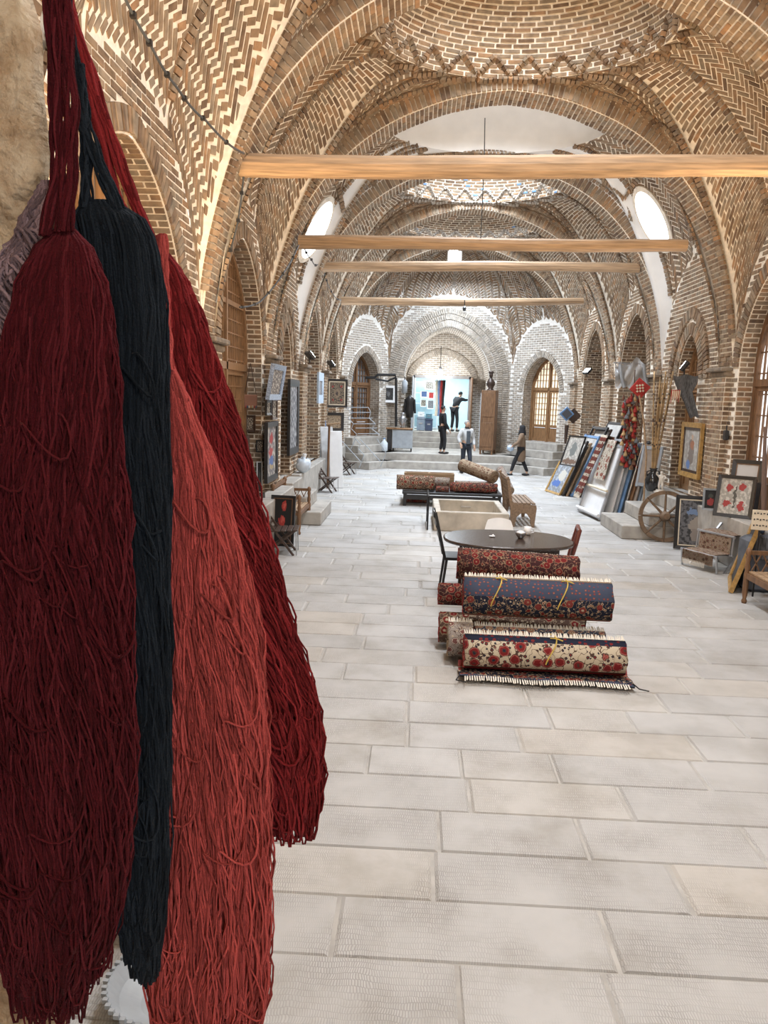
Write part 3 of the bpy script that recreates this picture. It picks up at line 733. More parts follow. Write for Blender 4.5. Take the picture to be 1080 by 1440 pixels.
for q0, q1 in ((0, .5), (.5, 1), (1, 1.5), (1.5, 2), (2, 2.5), (2.5, 3)):
    tt = np.linspace(.03, .999, 40); qm = (q0 + q1) / 2; C = apse(np.full(40, qm), tt); L = np.concatenate([[0], np.cumsum(np.linalg.norm(np.diff(C, axis=0), axis=1))])
    wd = np.linalg.norm(apse(np.full(40, q1 - 1e-3), tt) - apse(np.full(40, q0 + 1e-3), tt), axis=1)
    fm = lambda w, l: apse(np.clip(qm + w / np.maximum(np.interp(l, L, wd), .05) * (q1 - q0), q0, q1), np.interp(l, L, tt))
    def cl(w, l):
        l = np.clip(l, 0, L[-1]); h = np.maximum(np.interp(l, L, wd) / 2 - .05, 0); return np.clip(w, -h, h), l
    kp = lambda w, l: (np.abs(w) < np.interp(l, L, wd) / 2 + .05) & (l < L[-1] + .05) & (l > -.05)
    lay(av, fm, herring(-wd.max() / 2, wd.max() / 2, 0, L[-1]), refa, BRICK, 0, .016, cl, kp)
for q in (.02, .5, 1, 1.5, 2, 2.5, 2.98): lay_path(av, apse(np.full(50, q), np.linspace(.05, .98, 50)), refa, PALE, .055, .078, 0, .05, 'rib_courses')
# small bright vent in the apse vault
p = apse(np.array(1.5), np.array(.42)); e = empty('window_13', (0, 0, 0), 0, 'small square bright opening high in the far vault', 'window', kind='structure')
MB().box((p[0] - .15, p[1] - .08, p[2] - .12), (.4, .06, .48)).build('pane', OVALM, e)
MB().box((p[0] - .15, p[1] - .04, p[2] - .12), (.5, .06, .58)).build('frame', PLASTER, e)

# portal recess: platform, inner wall, steps, shop
tag(MB().box((PC, 27.95, .25), (6.6, 2.55, .5), bev=.01).build('platform', STONE), 'stone platform in front of the far portal', 'platform', kind='structure')
tag(MB().box((PC, 26.5, .125), (7.2, .7, .25), bev=.01).build('portal_step', STONE), 'long low stone step below the far portal platform', 'step', kind='structure')
tag(MB().box((PC, 30.2, .25), (3.4, 2.2, .5)).build('portal_floor', STONE), 'stone floor inside the far portal recess', 'floor', kind='structure')
YD = 31.0
wi = empty('wall_portal', (0, 0, 0), 0, 'pale brick wall with round arch over the far shop door', 'wall', kind='structure')
P3 = brick_wall(wi, (PC - 1.7, YD), (1, 0), 3.4, .5, lambda s: 5.3, [dict(c=.92 - PC + 1.7, w=2.25, zb=1.1, zs=3.3, za=3.32, depth=.3, flat=True, sill=False)], PALE, PMORTAR, (0, -1), 0)
al = arch_line(dict(c=.92 - PC + 1.7, w=2.6, zb=1.1, zs=3.05, za=4.25), 50, 0, False); lay_path(wi, P3(al[:, 0], al[:, 1]), lambda C: C + np.array([0, -1.0, 0]), PALE, .12, .085, 0, .05)
for k in range(3):
    tag(MB().box((.92, YD - .15 - (.3 * (2 - k)) / 2 - .0, .5 + .1 + k * .2), (2.5, .3 * (3 - k) + .02, .2), bev=.008).build('shop_step', STONE),
        ('lowest', 'middle', 'top')[k] + ' stone step up to the far shop door', 'step', kind='structure')
dr = empty('door_20', (0, 0, 0), 0, 'open grey metal door frame of the bright shop', 'door', kind='structure')
mb = MB()
for x in (-.2, 2.04): mb.box((x, YD + .05, 2.2), (.1, .2, 2.2))
mb.box((.92, YD + .05, 3.26), (2.3, .2, .12)); mb.build('frame', STEEL, dr)
for x, sg in ((-.2, -1), (2.04, 1)):
    MB().box((x + sg * .03, YD - .42, 2.2), (.05, .85, 2.1), bev=.01).build('door_leaf', GREYP if sg < 0 else WOOD, dr)
# shop room
SHOPW = mat('shop_wall', (.62, .78, .84), .8, var=.05)
sh = empty('wall_shop', (0, 0, 0), 0, 'pale blue shop room behind the far door', 'wall', kind='structure')
for c, d in (((.92, 34.6, 2.4), (4.2, .1, 2.8)), ((-1.2, 32.9, 2.4), (.1, 3.4, 2.8)), ((3.04, 32.9, 2.4), (.1, 3.4, 2.8)), ((.92, 32.9, 3.75), (4.3, 3.5, .1)), ((.92, 32.9, 1.02), (4.3, 3.5, .12))):
    MB().box(c, d).build('panel', SHOPW if d[2] > 1 or c[2] > 3 else STONE, sh)
light('AREA', 'shop_lamp', (.92, 32.8, 3.6), 95, (.85, .95, 1), 1.6, (.92, 32.8, 0))  # unseen source, assumed from the bright shop interior

# ---------------------------------------------------------------- plinths and steps along the sides
def solid(name, c, d, label, cat='step', m=STONE, bev=.015): return tag(MB().box(c, d, bev=bev).build(name, m), label, cat, kind='structure')
solid('baseboard_left', (XL + .14, 7.6, PL / 2), (.5, 12.6, PL), 'stone ledge along the left wall under the pictures', 'ledge')
solid('baseboard_right', (XR - .1, 8.1, PL / 2), (.5, 10.3, PL), 'stone ledge under the large right hand window', 'ledge')
for k in range(3):
    w_ = .46 * (3 - k)
    solid('stair_step', (XR - w_ / 2 - .02, 14.62, .125 + .25 * k), (w_, 1.64, .25), ('lowest', 'middle', 'top')[k] + ' stone step behind the wagon wheel')
    solid('stair_step', (XL + w_ / 2 * .62 + .02, 14.9, .125 + .25 * k), (w_ * .62, 1.7 - .25 * k, .25), ('lowest', 'middle', 'top')[k] + ' stone step beside the carved bench at left')
solid('baseboard_left', (XL + .05, 21, PL / 2), (.3, 10.2, PL), 'stone ledge along the far left wall', 'ledge')
solid('baseboard_right', (XR - .05, 20.7, PL / 2), (.3, 10.6, PL), 'stone ledge along the far right wall', 'ledge')
for sg, cx, cy, an, nm in ((1, 4.25, 26.95, None, 'far right'), (-1, -1.75, 26.95, None, 'far left')):
    D = np.array([(XR - PX1), 26.1 - YE]) if sg > 0 else np.array([PX0 - XL, YE - 26.1]); an = math.atan2(D[1], D[0])
    for k in range(4):
        dep = .34 * (4 - k); M = rotz(an, (cx, cy, 0)) @ Matrix.Translation((0, -dep / 2 + .3, 0))
        tag(MB(M).box((0, 0, .125 + .25 * k), (2.7 - .3 * k, dep, .25), bev=.01).build('stair_step', STONE), '%s stone step up to the %s arched door' % (('lowest', 'second', 'third', 'top')[k], nm), 'step', kind='structure')

# ---------------------------------------------------------------- near end: rough stone door jamb on the left, wall around it
def rough_mat():
    m, nt, bs = newmat('rough_plaster'); tc = N(nt, 'ShaderNodeTexCoord')
    n1 = N(nt, 'ShaderNodeTexNoise'); n1.inputs['Scale'].default_value = 11; n1.inputs['Detail'].default_value = 9; n1.inputs['Roughness'].default_value = .7; nt.links.new(tc.outputs['Object'], n1.inputs['Vector'])
    r1 = ramp(nt, [(.25, (.16, .10, .06)), (.42, (.36, .25, .15)), (.55, (.50, .40, .28)), (.75, (.60, .52, .40))]); nt.links.new(n1.outputs['Fac'], r1.inputs[0]); nt.links.new(r1.outputs[0], bs.inputs['Base Color'])
    n2 = N(nt, 'ShaderNodeTexNoise'); n2.inputs['Scale'].default_value = 26; n2.inputs['Detail'].default_value = 8; nt.links.new(tc.outputs['Object'], n2.inputs['Vector']); bump(nt, bs, n2.outputs['Fac'], 1.0, .03)
    bs.inputs['Roughness'].default_value = .95; return m
ROUGH = rough_mat()
wn = empty('wall_front', (0, 0, 0), 0, 'rough earthen door jamb at the left edge behind the wool', 'wall', kind='structure')
def jamb():
    V = []; Fc = []; nz, nx = 70, 26
    for j in range(nz + 1):
        z = -.0 + 4.2 * j / nz
        for i in range(nx + 1):
            # plan: camera-facing face then rounded corner then reveal going into the hall
            s = i / nx
            if s < .6: x, y = -1.5 + (1.5 - .385) * s / .6, .84
            else: x, y = -.385 - .95 * (s - .6) / .4, .84 + (s - .6) / .4 * .5
            n = .022 * math.sin(7 * z + 3 * x * 4) + .014 * math.sin(23 * z + 11 * x + 2 * y) + .01 * math.sin(41 * z + 17 * y) + .01 * (rng.random() - .5)
            V.append((x + n * (1 if s >= .6 else .5), y - n, z))
    for j in range(nz):
        for i in range(nx): a = j * (nx + 1) + i; Fc.append((a, a + 1, a + nx + 2, a + nx + 1))
    mesh('jamb', V, Fc, ROUGH, wn, smooth=True)
jamb()
for c, d in (((-2.3, 1.1, 2.6), (1.8, .5, 5.2)), ((3.95, 1.1, 2.6), (2.6, .5, 5.2)), ((XC, 1.1, 6.6), (8, .5, 3.4)), ((.9, -.6, 4.25), (5.4, 3.6, .15)), ((-1.6, -.6, 2), (.15, 3.6, 4.4)), ((3.0, -.6, 2), (.15, 3.6, 4.4)), ((-.6, -2.2, 2), (2.2, .15, 4.4)), ((2.9, -2.2, 2), (.6, .15, 4.4)), ((1.6, -2.2, 3.9), (2.4, .15, .7)), ((.6, -.6, -.06), (5.4, 3.4, .1))):  # unseen passage; its rear doorway is assumed, open to let daylight reach the wool
    MB().box(c, d).build('masonry', ROUGH, wn)
for sgx in (XL - .05, XR + .05): MB().box((sgx, 2.8, 2.6), (.1, 3.6, 5.2)).build('masonry', ROUGH, wn)
# unseen fill lamp added behind the viewer to front-light the wool and jamb
e = empty('passage_fill_lamp', (1.0, -1.3, 4.02), 0, 'added round fill lamp, unseen, in the entrance passage behind the viewer', 'lamp'); MB().lathe([(.03, .14), (.12, .13), (.16, .06), (.12, 0), (.02, -.01)][::-1], 20).build('globe', mat('passage_fill_globe', (.9, .85, .75), .4, var=.02, emit=(1, .9, .76), es=6), e, smooth=True); MB().lathe([(.05, .13), (.05, .16)], 12).build('mount', STEEL, e)
light('POINT', 'passage_fill_light', (1.0, -1.3, 3.8), 75, (1, .91, .80), .16)
e = empty('fill_pendant', (1.6, 3.0, 5.2), 0, 'added white globe fill lamp, unseen, high above the near floor', 'lamp'); MB().ball((0, 0, 0), .14, 16, 10).build('globe', mat('fill_pendant_globe', (.9, .9, .88), .4, var=.02, emit=(1, .97, .92), es=8), e, smooth=True); MB().bar((0, 0, .13), (0, 0, 1.95), .012).build('cord', BLKMET, e)  # unseen pendant added to brighten the near floor
light('POINT', 'fill_pendant_light', (1.6, 3.0, 5.0), 270, (.96, .97, 1), .16)
# vault strip between the near wall and the first arch
V = []; n = len(U)
for yy in (1.0, 4.4):
    for i in range(n): V.append((XC + PR[i, 0], yy, PR[i, 1] + .1))
mesh('near_vault', V, [(i, i + 1, n + i + 1, n + i) for i in range(n - 1)], MORTAR, ceil)

# ---------------------------------------------------------------- timber tie beams
def beam(xl, yl, xr, yr, Y, r, label):
    a, b = AY(xl, yl, Y), AY(xr, yr, Y); P = []; rr = []
    for k in range(25):
        s = k / 24; p = a.lerp(b, s); p.z += .02 * math.sin(5 * s + Y) + .008 * rng.random(); p.y += .02 * math.sin(3 * s + Y); P.append(p); rr.append(r * (1.06 - .12 * s + .03 * math.sin(9 * s + Y) + .03 * rng.random()))
    o = MB().sweep(P, rr, 10).build('tie_beam', LOG); tag(o, label, 'beam', 'timber tie beams across the hall', kind='structure')
beam(332, 233, 1140, 237, 9.5, .125, 'nearest and thickest timber beam, crossing high in front')
beam(420, 342, 965, 345, 13.4, .105, 'second timber beam from the front')
beam(441, 374, 899, 377, 17.1, .105, 'third timber beam from the front')
beam(480, 424, 820, 425, 21.1, .10, 'farthest timber beam, before the end wall')
# ---------------------------------------------------------------- floodlight fittings on the cornices
LAMPW = mat('lamp_glass', (.9, .9, .9), .3, var=.02, emit=(.85, .95, 1), es=14)
LAMPY = mat('warm_lamp_glass', (.9, .8, .6), .3, var=.02, emit=(1, .72, .4), es=9)
def flood(loc, aim, energy, color, label, glass, spot=R(150), size=.12):
    e = empty('floodlight', loc, 0, label, 'lamp', 'floodlights on the wall cornices')
    d = (Vector(aim) - Vector(loc)).normalized(); M = d.to_track_quat('Y', 'Z').to_matrix().to_4x4()
    hs_ = MB(M).box((0, 0, 0), (.26, .07, .2), bev=.01).build('housing', BLKMET, e)
    MB(M).box((0, .038, 0), (.22, .008, .16)).build('lens', glass, hs_)
    MB().bar((0, 0, -.02), (0, -.0, -.16), .014).build('bracket', BLKMET, e)
    return light('SPOT', 'flood_beam', Vector(loc) + d * .09, energy, color, size, Vector(loc) + d * 2, spot)
WARM = (1.0, .70, .40)
flood((XL + .22, 4.95, 3.25), (XC - 1.2, 8.2, 6.8), 230, WARM, 'assumed warm floodlight on the nearest left cornice, beside the entrance wall', LAMPY)  # unseen uplight, assumed from the warm, evenly lit near bricks
flood((XR - .22, 4.95, 3.25), (XC + 1.2, 8.2, 6.8), 230, WARM, 'assumed warm floodlight on the nearest right cornice, outside the view', LAMPY)  # its unseen counterpart on the right, likewise assumed
flood((XR - .22, 9.05, 3.25), (XC - .8, 7.4, 6.6), 190, WARM, 'assumed warm floodlight on the right cornice of the first arch, facing the near bay', LAMPY)  # assumed too, out of view, to warm the near vault
flood((XR - .22, 9.95, 3.25), (XC - .6, 11.8, 6.4), 300, WARM, 'assumed warm floodlight on the right cornice of the first arch, under the thick beam', LAMPY)  # out of view; assumed from the yellow light under the nearest beam
flood((XL + .14, 8.45, 3.15), (XC + 2.2, 11.7, 6.0), 230, WARM, 'added warm floodlight by the left niche, hidden behind the wool', LAMPY)  # added out of sight to brighten the right facets of the next bay
p = AX(963, 515, XR - .3); flood(p, (XC + 1, p.y + 1, 5.0), 190, FARDAY, 'bright white floodlight above the narrow right hand door', LAMPW)
p = AX(826, 522, XR - .3); flood(p, (XC + 1, p.y - 1, 6), 150, FARDAY, 'bright white floodlight above the leaning frames on the right', LAMPW)
p = Vector((XL + .24, 16.75, 3.24)); flood(p, (XC - 1, p.y + 1.5, 6), 90, FARDAY, 'added white floodlight above the tall narrow picture on the left', LAMPW)  # added uplight for the vaults on the left
p = Vector((XL + .24, 20.8, 3.24)); flood(p, (XC, p.y + 2, 6.5), 90, FARDAY, 'added white floodlight above the blue and white frame on the far left', LAMPW)  # likewise an added uplight

# ---------------------------------------------------------------- hanging hanks of wool
def wool(name, c):
    m, nt, bs = newmat(name); at = N(nt, 'ShaderNodeAttribute', attribute_name='rnd')
    rp = ramp(nt, [(0, tuple(x * .55 for x in c)), (.5, c), (1, tuple(min(1, x * 1.5 + .004) for x in c))]); nt.links.new(at.outputs['Fac'], rp.inputs[0])
    nt.links.new(rp.outputs[0], bs.inputs['Base Color']); bs.inputs['Roughness'].default_value = .95; bs.inputs['Specular IOR Level'].default_value = .1
    bs.inputs['Sheen Weight'].default_value = .25; bs.inputs['Sheen Roughness'].default_value = .5; bs.inputs['Sheen Tint'].default_value = (*[min(1, x * 2 + .1) for x in c], 1)
    tc = N(nt, 'ShaderNodeTexCoord'); nz = N(nt, 'ShaderNodeTexNoise'); nz.inputs['Scale'].default_value = 420; nt.links.new(tc.outputs['Object'], nz.inputs['Vector']); bump(nt, bs, nz.outputs['Fac'], .8, .002)
    return m
def tubes(paths, rad, n=4):
    V = []; Fc = []; rv = []; b = 0; w = np.linspace(0, 2 * math.pi, n + 1)[:-1]
    for P in paths:
        P = np.asarray(P); t = np.gradient(P, axis=0); t /= np.maximum(np.linalg.norm(t, axis=1), 1e-9)[:, None]
        a = np.cross(t, np.array([.3, 1, .1])); a /= np.maximum(np.linalg.norm(a, axis=1), 1e-9)[:, None]; c = np.cross(t, a)
        r_ = rad * (.75 + .6 * nrs.rand())
        ring = P[:, None] + r_ * (a[:, None] * np.cos(w)[None, :, None] + c[:, None] * np.sin(w)[None, :, None])
        V.append(ring.reshape(-1, 3)); K = len(P); i = np.arange(K - 1)[:, None] * n; k = np.arange(n)[None]
        q = np.stack([i + k, i + (k + 1) % n, i + n + (k + 1) % n, i + n + k], -1).reshape(-1, 4) + b
        Fc.append(q); rv.append(np.full(len(q), nrs.rand())); b += K * n
    return np.concatenate(V), np.concatenate(Fc), np.concatenate(rv)
class Skein:
    def __init__(s, sec, Y, thick=.55):
        sec = np.array(sec, float); C = np.array([AY(x, y, Y) for x, y, h in sec]); Wd = sec[:, 2] * Y / F
        d = np.concatenate([[0], np.cumsum(np.linalg.norm(np.diff(C, axis=0), axis=1))]); s.t = d / d[-1]; s.L = d[-1]; s.C = C; s.W = Wd; s.k = thick
    def at(s, u, th, rho):
        c = np.stack([np.interp(u, s.t, s.C[:, i]) for i in range(3)], -1); w = np.interp(u, s.t, s.W)
        return c + np.stack([w * rho * np.cos(th), -w * rho * s.k * np.sin(th), 0 * w], -1)
def hank(name, label, sec, Y, c, loops=120, rad=.0021, ties=(), thick=.55, wild=1.0, coredark=.5):
    sk = Skein(sec, Y, thick); m = wool(name + '_wool', c); e = empty(name, AY(sec[-1][0], sec[-1][1], Y), 0, label, 'yarn', 'hanks of dyed wool hung at the near doorway')
    loc = np.array(e.location); paths = []
    for i in range(loops):
        th = math.pi * (nrs.rand() * 1.5 - .25); dth = (nrs.rand() - .5) * .5; end = 1 - .13 * nrs.rand() ** 2; rho = .82 + .22 * nrs.rand()
        ph, am, fr = nrs.rand() * 6.3, (.004 + .006 * nrs.rand()) * wild, 1.5 + 3 * nrs.rand()
        def wob(u, s_): return np.stack([am * np.sin(fr * 2 * np.pi * u + ph + s_) * np.clip(u * 3, 0, 1), am * .6 * np.cos(fr * 5 * u + ph) * np.clip(u * 3, 0, 1), 0 * u], -1) + np.stack([.0011 * wild * np.sin(60 * u + ph * 3) + .0008 * wild * np.sin(113 * u + ph * 7), .0008 * np.sin(71 * u + ph), 0 * u], -1)
        u1 = np.linspace(0, end, 46); A = sk.at(u1, th + .25 * np.sin(3 * u1 + ph), rho) + wob(u1, 0)
        B = sk.at(u1, th + dth + .25 * np.sin(3 * u1 + ph + 1), rho * .97) + wob(u1, 1.2)
        a_, b_ = A[-1], B[-1]; g = np.linspace(0, math.pi, 6)[1:-1]; drop = .012 + .03 * nrs.rand()
        Ub = (a_ + b_) / 2 + (a_ - b_) / 2 * np.cos(g)[:, None] + np.array([0, 0, -1.0]) * (np.sin(g) * drop)[:, None]
        paths.append(np.concatenate([A, Ub, B[::-1]]))
    for i in range(int(16 * wild)):              # stray curling ends
        u0 = .12 + .8 * nrs.rand(); th = math.pi * (.05 + .9 * nrs.rand()); L_ = .04 + .08 * nrs.rand(); s_ = np.linspace(0, 1, 16)
        P = sk.at(np.clip(u0 + s_ * L_ / sk.L * (nrs.rand() * 1.2), 0, 1), np.full(16, th) + .5 * s_, 1.04) + np.stack([.018 * np.sin(7 * s_ + i), -.012 * np.sin(math.pi * s_), .02 * np.cos(9 * s_ + i) - .02], -1); paths.append(P)
    V, Fc, rv = tubes(paths, rad); tag(mesh('strands', (V - loc).tolist(), Fc.tolist(), m, e, smooth=True, rnd=rv), kind='stuff')
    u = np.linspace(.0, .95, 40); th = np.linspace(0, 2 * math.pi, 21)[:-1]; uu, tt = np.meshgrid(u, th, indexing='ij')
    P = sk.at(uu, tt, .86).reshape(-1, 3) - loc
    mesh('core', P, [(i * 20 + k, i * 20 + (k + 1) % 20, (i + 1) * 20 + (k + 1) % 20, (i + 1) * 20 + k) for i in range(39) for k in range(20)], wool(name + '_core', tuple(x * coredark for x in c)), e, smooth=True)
    for tsec in ties:
        tk = Skein(tsec, Y - .01, .6); tp = []
        for i in range(26):
            th = nrs.rand() * 6.3; u = np.linspace(0, 1, 24); tp.append(tk.at(u, th + 1.5 * u, .5 + .5 * nrs.rand()) + .0012 * np.sin(20 * u + i)[:, None])
        V, Fc, rv = tubes(tp, rad * 1.1); tag(mesh('tie', (V - loc).tolist(), Fc.tolist(), m, e, smooth=True, rnd=rv), kind='stuff')
    return e
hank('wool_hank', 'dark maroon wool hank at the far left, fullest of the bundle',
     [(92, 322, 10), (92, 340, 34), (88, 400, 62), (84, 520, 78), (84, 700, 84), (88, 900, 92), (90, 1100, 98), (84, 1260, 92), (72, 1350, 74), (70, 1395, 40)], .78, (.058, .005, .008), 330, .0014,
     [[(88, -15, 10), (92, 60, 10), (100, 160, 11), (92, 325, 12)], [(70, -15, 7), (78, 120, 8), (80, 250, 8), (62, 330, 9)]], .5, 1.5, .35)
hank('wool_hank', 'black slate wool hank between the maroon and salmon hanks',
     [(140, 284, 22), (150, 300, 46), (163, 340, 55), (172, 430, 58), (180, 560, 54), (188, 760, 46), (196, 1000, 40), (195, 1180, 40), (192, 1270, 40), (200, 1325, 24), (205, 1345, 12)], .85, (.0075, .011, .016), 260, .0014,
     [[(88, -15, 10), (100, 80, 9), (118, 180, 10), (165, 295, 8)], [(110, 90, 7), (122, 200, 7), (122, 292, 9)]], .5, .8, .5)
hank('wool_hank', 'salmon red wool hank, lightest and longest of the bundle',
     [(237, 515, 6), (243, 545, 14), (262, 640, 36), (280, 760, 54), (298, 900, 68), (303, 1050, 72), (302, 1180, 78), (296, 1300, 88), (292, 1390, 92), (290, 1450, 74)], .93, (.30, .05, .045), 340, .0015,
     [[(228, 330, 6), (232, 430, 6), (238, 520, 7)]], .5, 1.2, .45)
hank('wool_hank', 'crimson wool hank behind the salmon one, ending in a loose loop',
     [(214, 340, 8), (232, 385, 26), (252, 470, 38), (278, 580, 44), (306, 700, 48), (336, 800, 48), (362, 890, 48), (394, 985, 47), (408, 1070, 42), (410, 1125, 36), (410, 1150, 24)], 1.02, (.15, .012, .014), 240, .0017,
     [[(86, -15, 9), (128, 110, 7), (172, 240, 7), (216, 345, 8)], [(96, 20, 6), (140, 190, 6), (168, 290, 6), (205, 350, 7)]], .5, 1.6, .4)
hank('wool_hank', 'greyish mauve wool tuft against the stone jamb',
     [(66, 255, 5), (58, 300, 16), (44, 370, 26), (34, 450, 34), (30, 540, 36), (26, 600, 24)], .80, (.16, .11, .12), 90, .0018, [], .4, 1.5, .5)

# ---------------------------------------------------------------- things on the floor below the wool
BURLAP = mat('burlap', (.40, .31, .19), .95, var=.3, scale=18, bmp=.5)
b = G(62, 1460); e = empty('burlap_sack', (b.x - .2, b.y, 0), 0, 'lumpy tan burlap sack on the floor at the bottom left corner', 'sack')
V = []; n, mm_ = 28, 16
for j in range(mm_ + 1):
    z = .40 * j / mm_; rr = .26 * (1 - .55 * max(0, (j / mm_ - .55) / .45) ** 2) * (.86 + .14 * min(1, j / 3))
    for i in range(n):
        w = 2 * math.pi * i / n; q = rr * (1 + .07 * math.sin(5 * w + z * 9) + .05 * math.sin(9 * w - z * 20)); V.append((q * math.cos(w), q * math.sin(w), z))
Fc = [(j * n + i, j * n + (i + 1) % n, (j + 1) * n + (i + 1) % n, (j + 1) * n + i) for j in range(mm_) for i in range(n)] + [tuple(range(n - 1, -1, -1)), tuple(mm_ * n + i for i in range(n))]
mesh('bag', V, Fc, BURLAP, e, smooth=True)
MB().sweep([(.12 * math.cos(w), .12 * math.sin(w), .385) for w in np.linspace(0, 6.28, 20)], .012, 6).build('tie_cord', BURLAP, e)
b = G(192, 1445) + Vector((.2, .02, 0)); e = empty('ribbed_basin', (b.x - .12, b.y + .1, 0), 0, 'grey ribbed metal basin on the floor below the wool', 'basin')
mb = MB(); prof = [(.12, .0), (.19, .05), (.22, .10), (.235, .105), (.225, .115), (.18, .06), (.1, .02)]
mb.lathe(prof, 40).build('bowl', GREYP, e)
mb = MB()
for k in range(44):
    w = 2 * math.pi * k / 44; mb.box((.232 * math.cos(w), .232 * math.sin(w), .112), (.02, .016, .016), Matrix())
mb.build('notched_rim', GREYP, e)
b = G(150, 1425); bx, by = b.x - .15, b.y + .55; e = empty('low_stand', (bx, by, 0), 0, 'low dark stand seen through the wool at bottom left', 'stand')
MB().box((0, 0, .30), (.55, .4, .03), bev=.008).build('top', DARKW, e)
for sx in (-1, 1):
    for sy in (-1, 1): MB().box((sx * .24, sy * .17, .142), (.04, .04, .285)).build('leg', DARKW, e)
e = empty('white_pot', (bx + .1, by, .316), 0, 'small white pot on the low dark stand', 'pot'); MB().lathe([(.05, 0), (.075, .03), (.08, .08), (.06, .11), (.065, .12), (.055, .12), (.05, .1)], 20).build('pot_body', WHITE, e, smooth=True)
MB().sweep([(.07, 0, .04), (.11, 0, .06), (.11, 0, .09), (.07, 0, .1)], .007, 6).build('handle', WHITE, e)
# ---------------------------------------------------------------- carpets
def carpet(name, field, bg2, motif, motif2, line, band=None, scale=9.0, bandw=.17, bandat=.0):
    """woven pattern from the carpet's own UV (metres): rosettes, vines, border bands"""
    m, nt, bs = newmat(name); uv = N(nt, 'ShaderNodeUVMap'); uv.uv_map = 'UVMap'
    sx = N(nt, 'ShaderNodeSeparateXYZ'); nt.links.new(uv.outputs[0], sx.inputs[0])
    def rose(sc, stops, rnd=.7):
        v = N(nt, 'ShaderNodeTexVoronoi'); v.inputs['Scale'].default_value = sc; v.inputs['Randomness'].default_value = rnd
        nz = N(nt, 'ShaderNodeTexNoise'); nz.inputs['Scale'].default_value = sc * 4; nt.links.new(uv.outputs[0], nz.inputs['Vector'])
        va = N(nt, 'ShaderNodeVectorMath', operation='MULTIPLY_ADD'); va.inputs[1].default_value = (.25 / sc,) * 3; nt.links.new(nz.outputs['Color'], va.inputs[0]); nt.links.new(uv.outputs[0], va.inputs[2])
        nt.links.new(va.outputs[0], v.inputs['Vector'])
        r_ = ramp(nt, stops, 'CONSTANT'); nt.links.new(v.outputs['Distance'], r_.inputs[0]); return r_.outputs[0], v
    c1, v1 = rose(scale, [(0, motif2), (.10, line), (.15, motif), (.30, bg2), (.36, line), (.40, field)])
    c2, v2 = rose(scale * 2.7, [(0, motif), (.16, line), (.24, motif2), (.33, field)], .9)
    # vines
    wv = N(nt, 'ShaderNodeTexNoise'); wv.inputs['Scale'].default_value = scale * 1.6; wv.inputs['Detail'].default_value = 1; nt.links.new(uv.outputs[0], wv.inputs['Vector'])
    wr = ramp(nt, [(0, (0, 0, 0)), (.47, (1, 1, 1)), (.50, (0, 0, 0))], 'CONSTANT'); nt.links.new(wv.outputs['Fac'], wr.inputs[0])
    far = N(nt, 'ShaderNodeMath', operation='GREATER_THAN'); far.inputs[1].default_value = .40; nt.links.new(v1.outputs['Distance'], far.inputs[0])
    col = mixc(nt, far.outputs[0], c1, mixc(nt, wr.outputs[0], c2, line))
    if band:
        # repeating stripes round the roll: narrow guard lines between broad bands
        fr = N(nt, 'ShaderNodeMath', operation='FRACT'); ad = N(nt, 'ShaderNodeMath', operation='MULTIPLY_ADD'); ad.inputs[1].default_value = 1 / (bandw * 3); ad.inputs[2].default_value = bandat
        nt.links.new(sx.outputs['Y'], ad.inputs[0]); nt.links.new(ad.outputs[0], fr.inputs[0])
        br = ramp(nt, [(0, (1, 1, 1)), (.42, (.5, .5, .5)), (.45, (.25, .25, .25)), (.55, (.5, .5, .5)), (.58, (0, 0, 0))], 'CONSTANT'); nt.links.new(fr.outputs[0], br.inputs[0])
        c3, _ = rose(scale * 2.2, [(0, line), (.12, motif), (.26, band), (.5, band)], .5)
        isb = N(nt, 'ShaderNodeMath', operation='LESS_THAN'); isb.inputs[1].default_value = .05; nt.links.new(br.outputs[0], isb.inputs[0])
        isl = N(nt, 'ShaderNodeMath', operation='COMPARE'); isl.inputs[1].default_value = .5; isl.inputs[2].default_value = .05; nt.links.new(br.outputs[0], isl.inputs[0])
        ism = N(nt, 'ShaderNodeMath', operation='COMPARE'); ism.inputs[1].default_value = .25; ism.inputs[2].default_value = .05; nt.links.new(br.outputs[0], ism.inputs[0])
        col = mixc(nt, isb.outputs[0], col, c3); col = mixc(nt, isl.outputs[0], col, line); col = mixc(nt, ism.outputs[0], col, motif)
    nt.links.new(col, bs.inputs['Base Color']); bs.inputs['Roughness'].default_value = .95; bs.inputs['Specular IOR Level'].default_value = .1
    nz = N(nt, 'ShaderNodeTexNoise'); nz.inputs['Scale'].default_value = 260; nt.links.new(uv.outputs[0], nz.inputs['Vector']); bump(nt, bs, nz.outputs['Fac'], .5, .004)
    return m
NAVY, CRIM, ROSE, IVORY, TANC, BRN = (.018, .021, .036), (.17, .018, .018), (.30, .085, .07), (.48, .40, .29), (.26, .18, .11), (.07, .04, .03)
CP_CREAM = carpet('cream_border_carpet', IVORY, ROSE, CRIM, NAVY, BRN, NAVY, 8, .2, .87)
CP_NAVY = carpet('navy_carpet', NAVY, CRIM, (.19, .04, .035), IVORY, TANC, (.05, .06, .09), 11, .17, .55)
CP_RED = carpet('red_floral_carpet', (.05, .02, .02), CRIM, (.14, .018, .018), (.22, .07, .055), TANC, None, 11)
CP_BLUE = carpet('blue_grey_carpet', (.05, .06, .085), ROSE, TANC, CRIM, IVORY, (.10, .03, .03), 11, .12)
CP_BROWN = carpet('brown_carpet', (.10, .06, .045), TANC, CRIM, IVORY, (.30, .22, .15), None, 9)
CP_KHAKI = carpet('khaki_carpet', (.30, .23, .16), BRN, (.22, .12, .08), IVORY, (.16, .10, .07), None, 12)
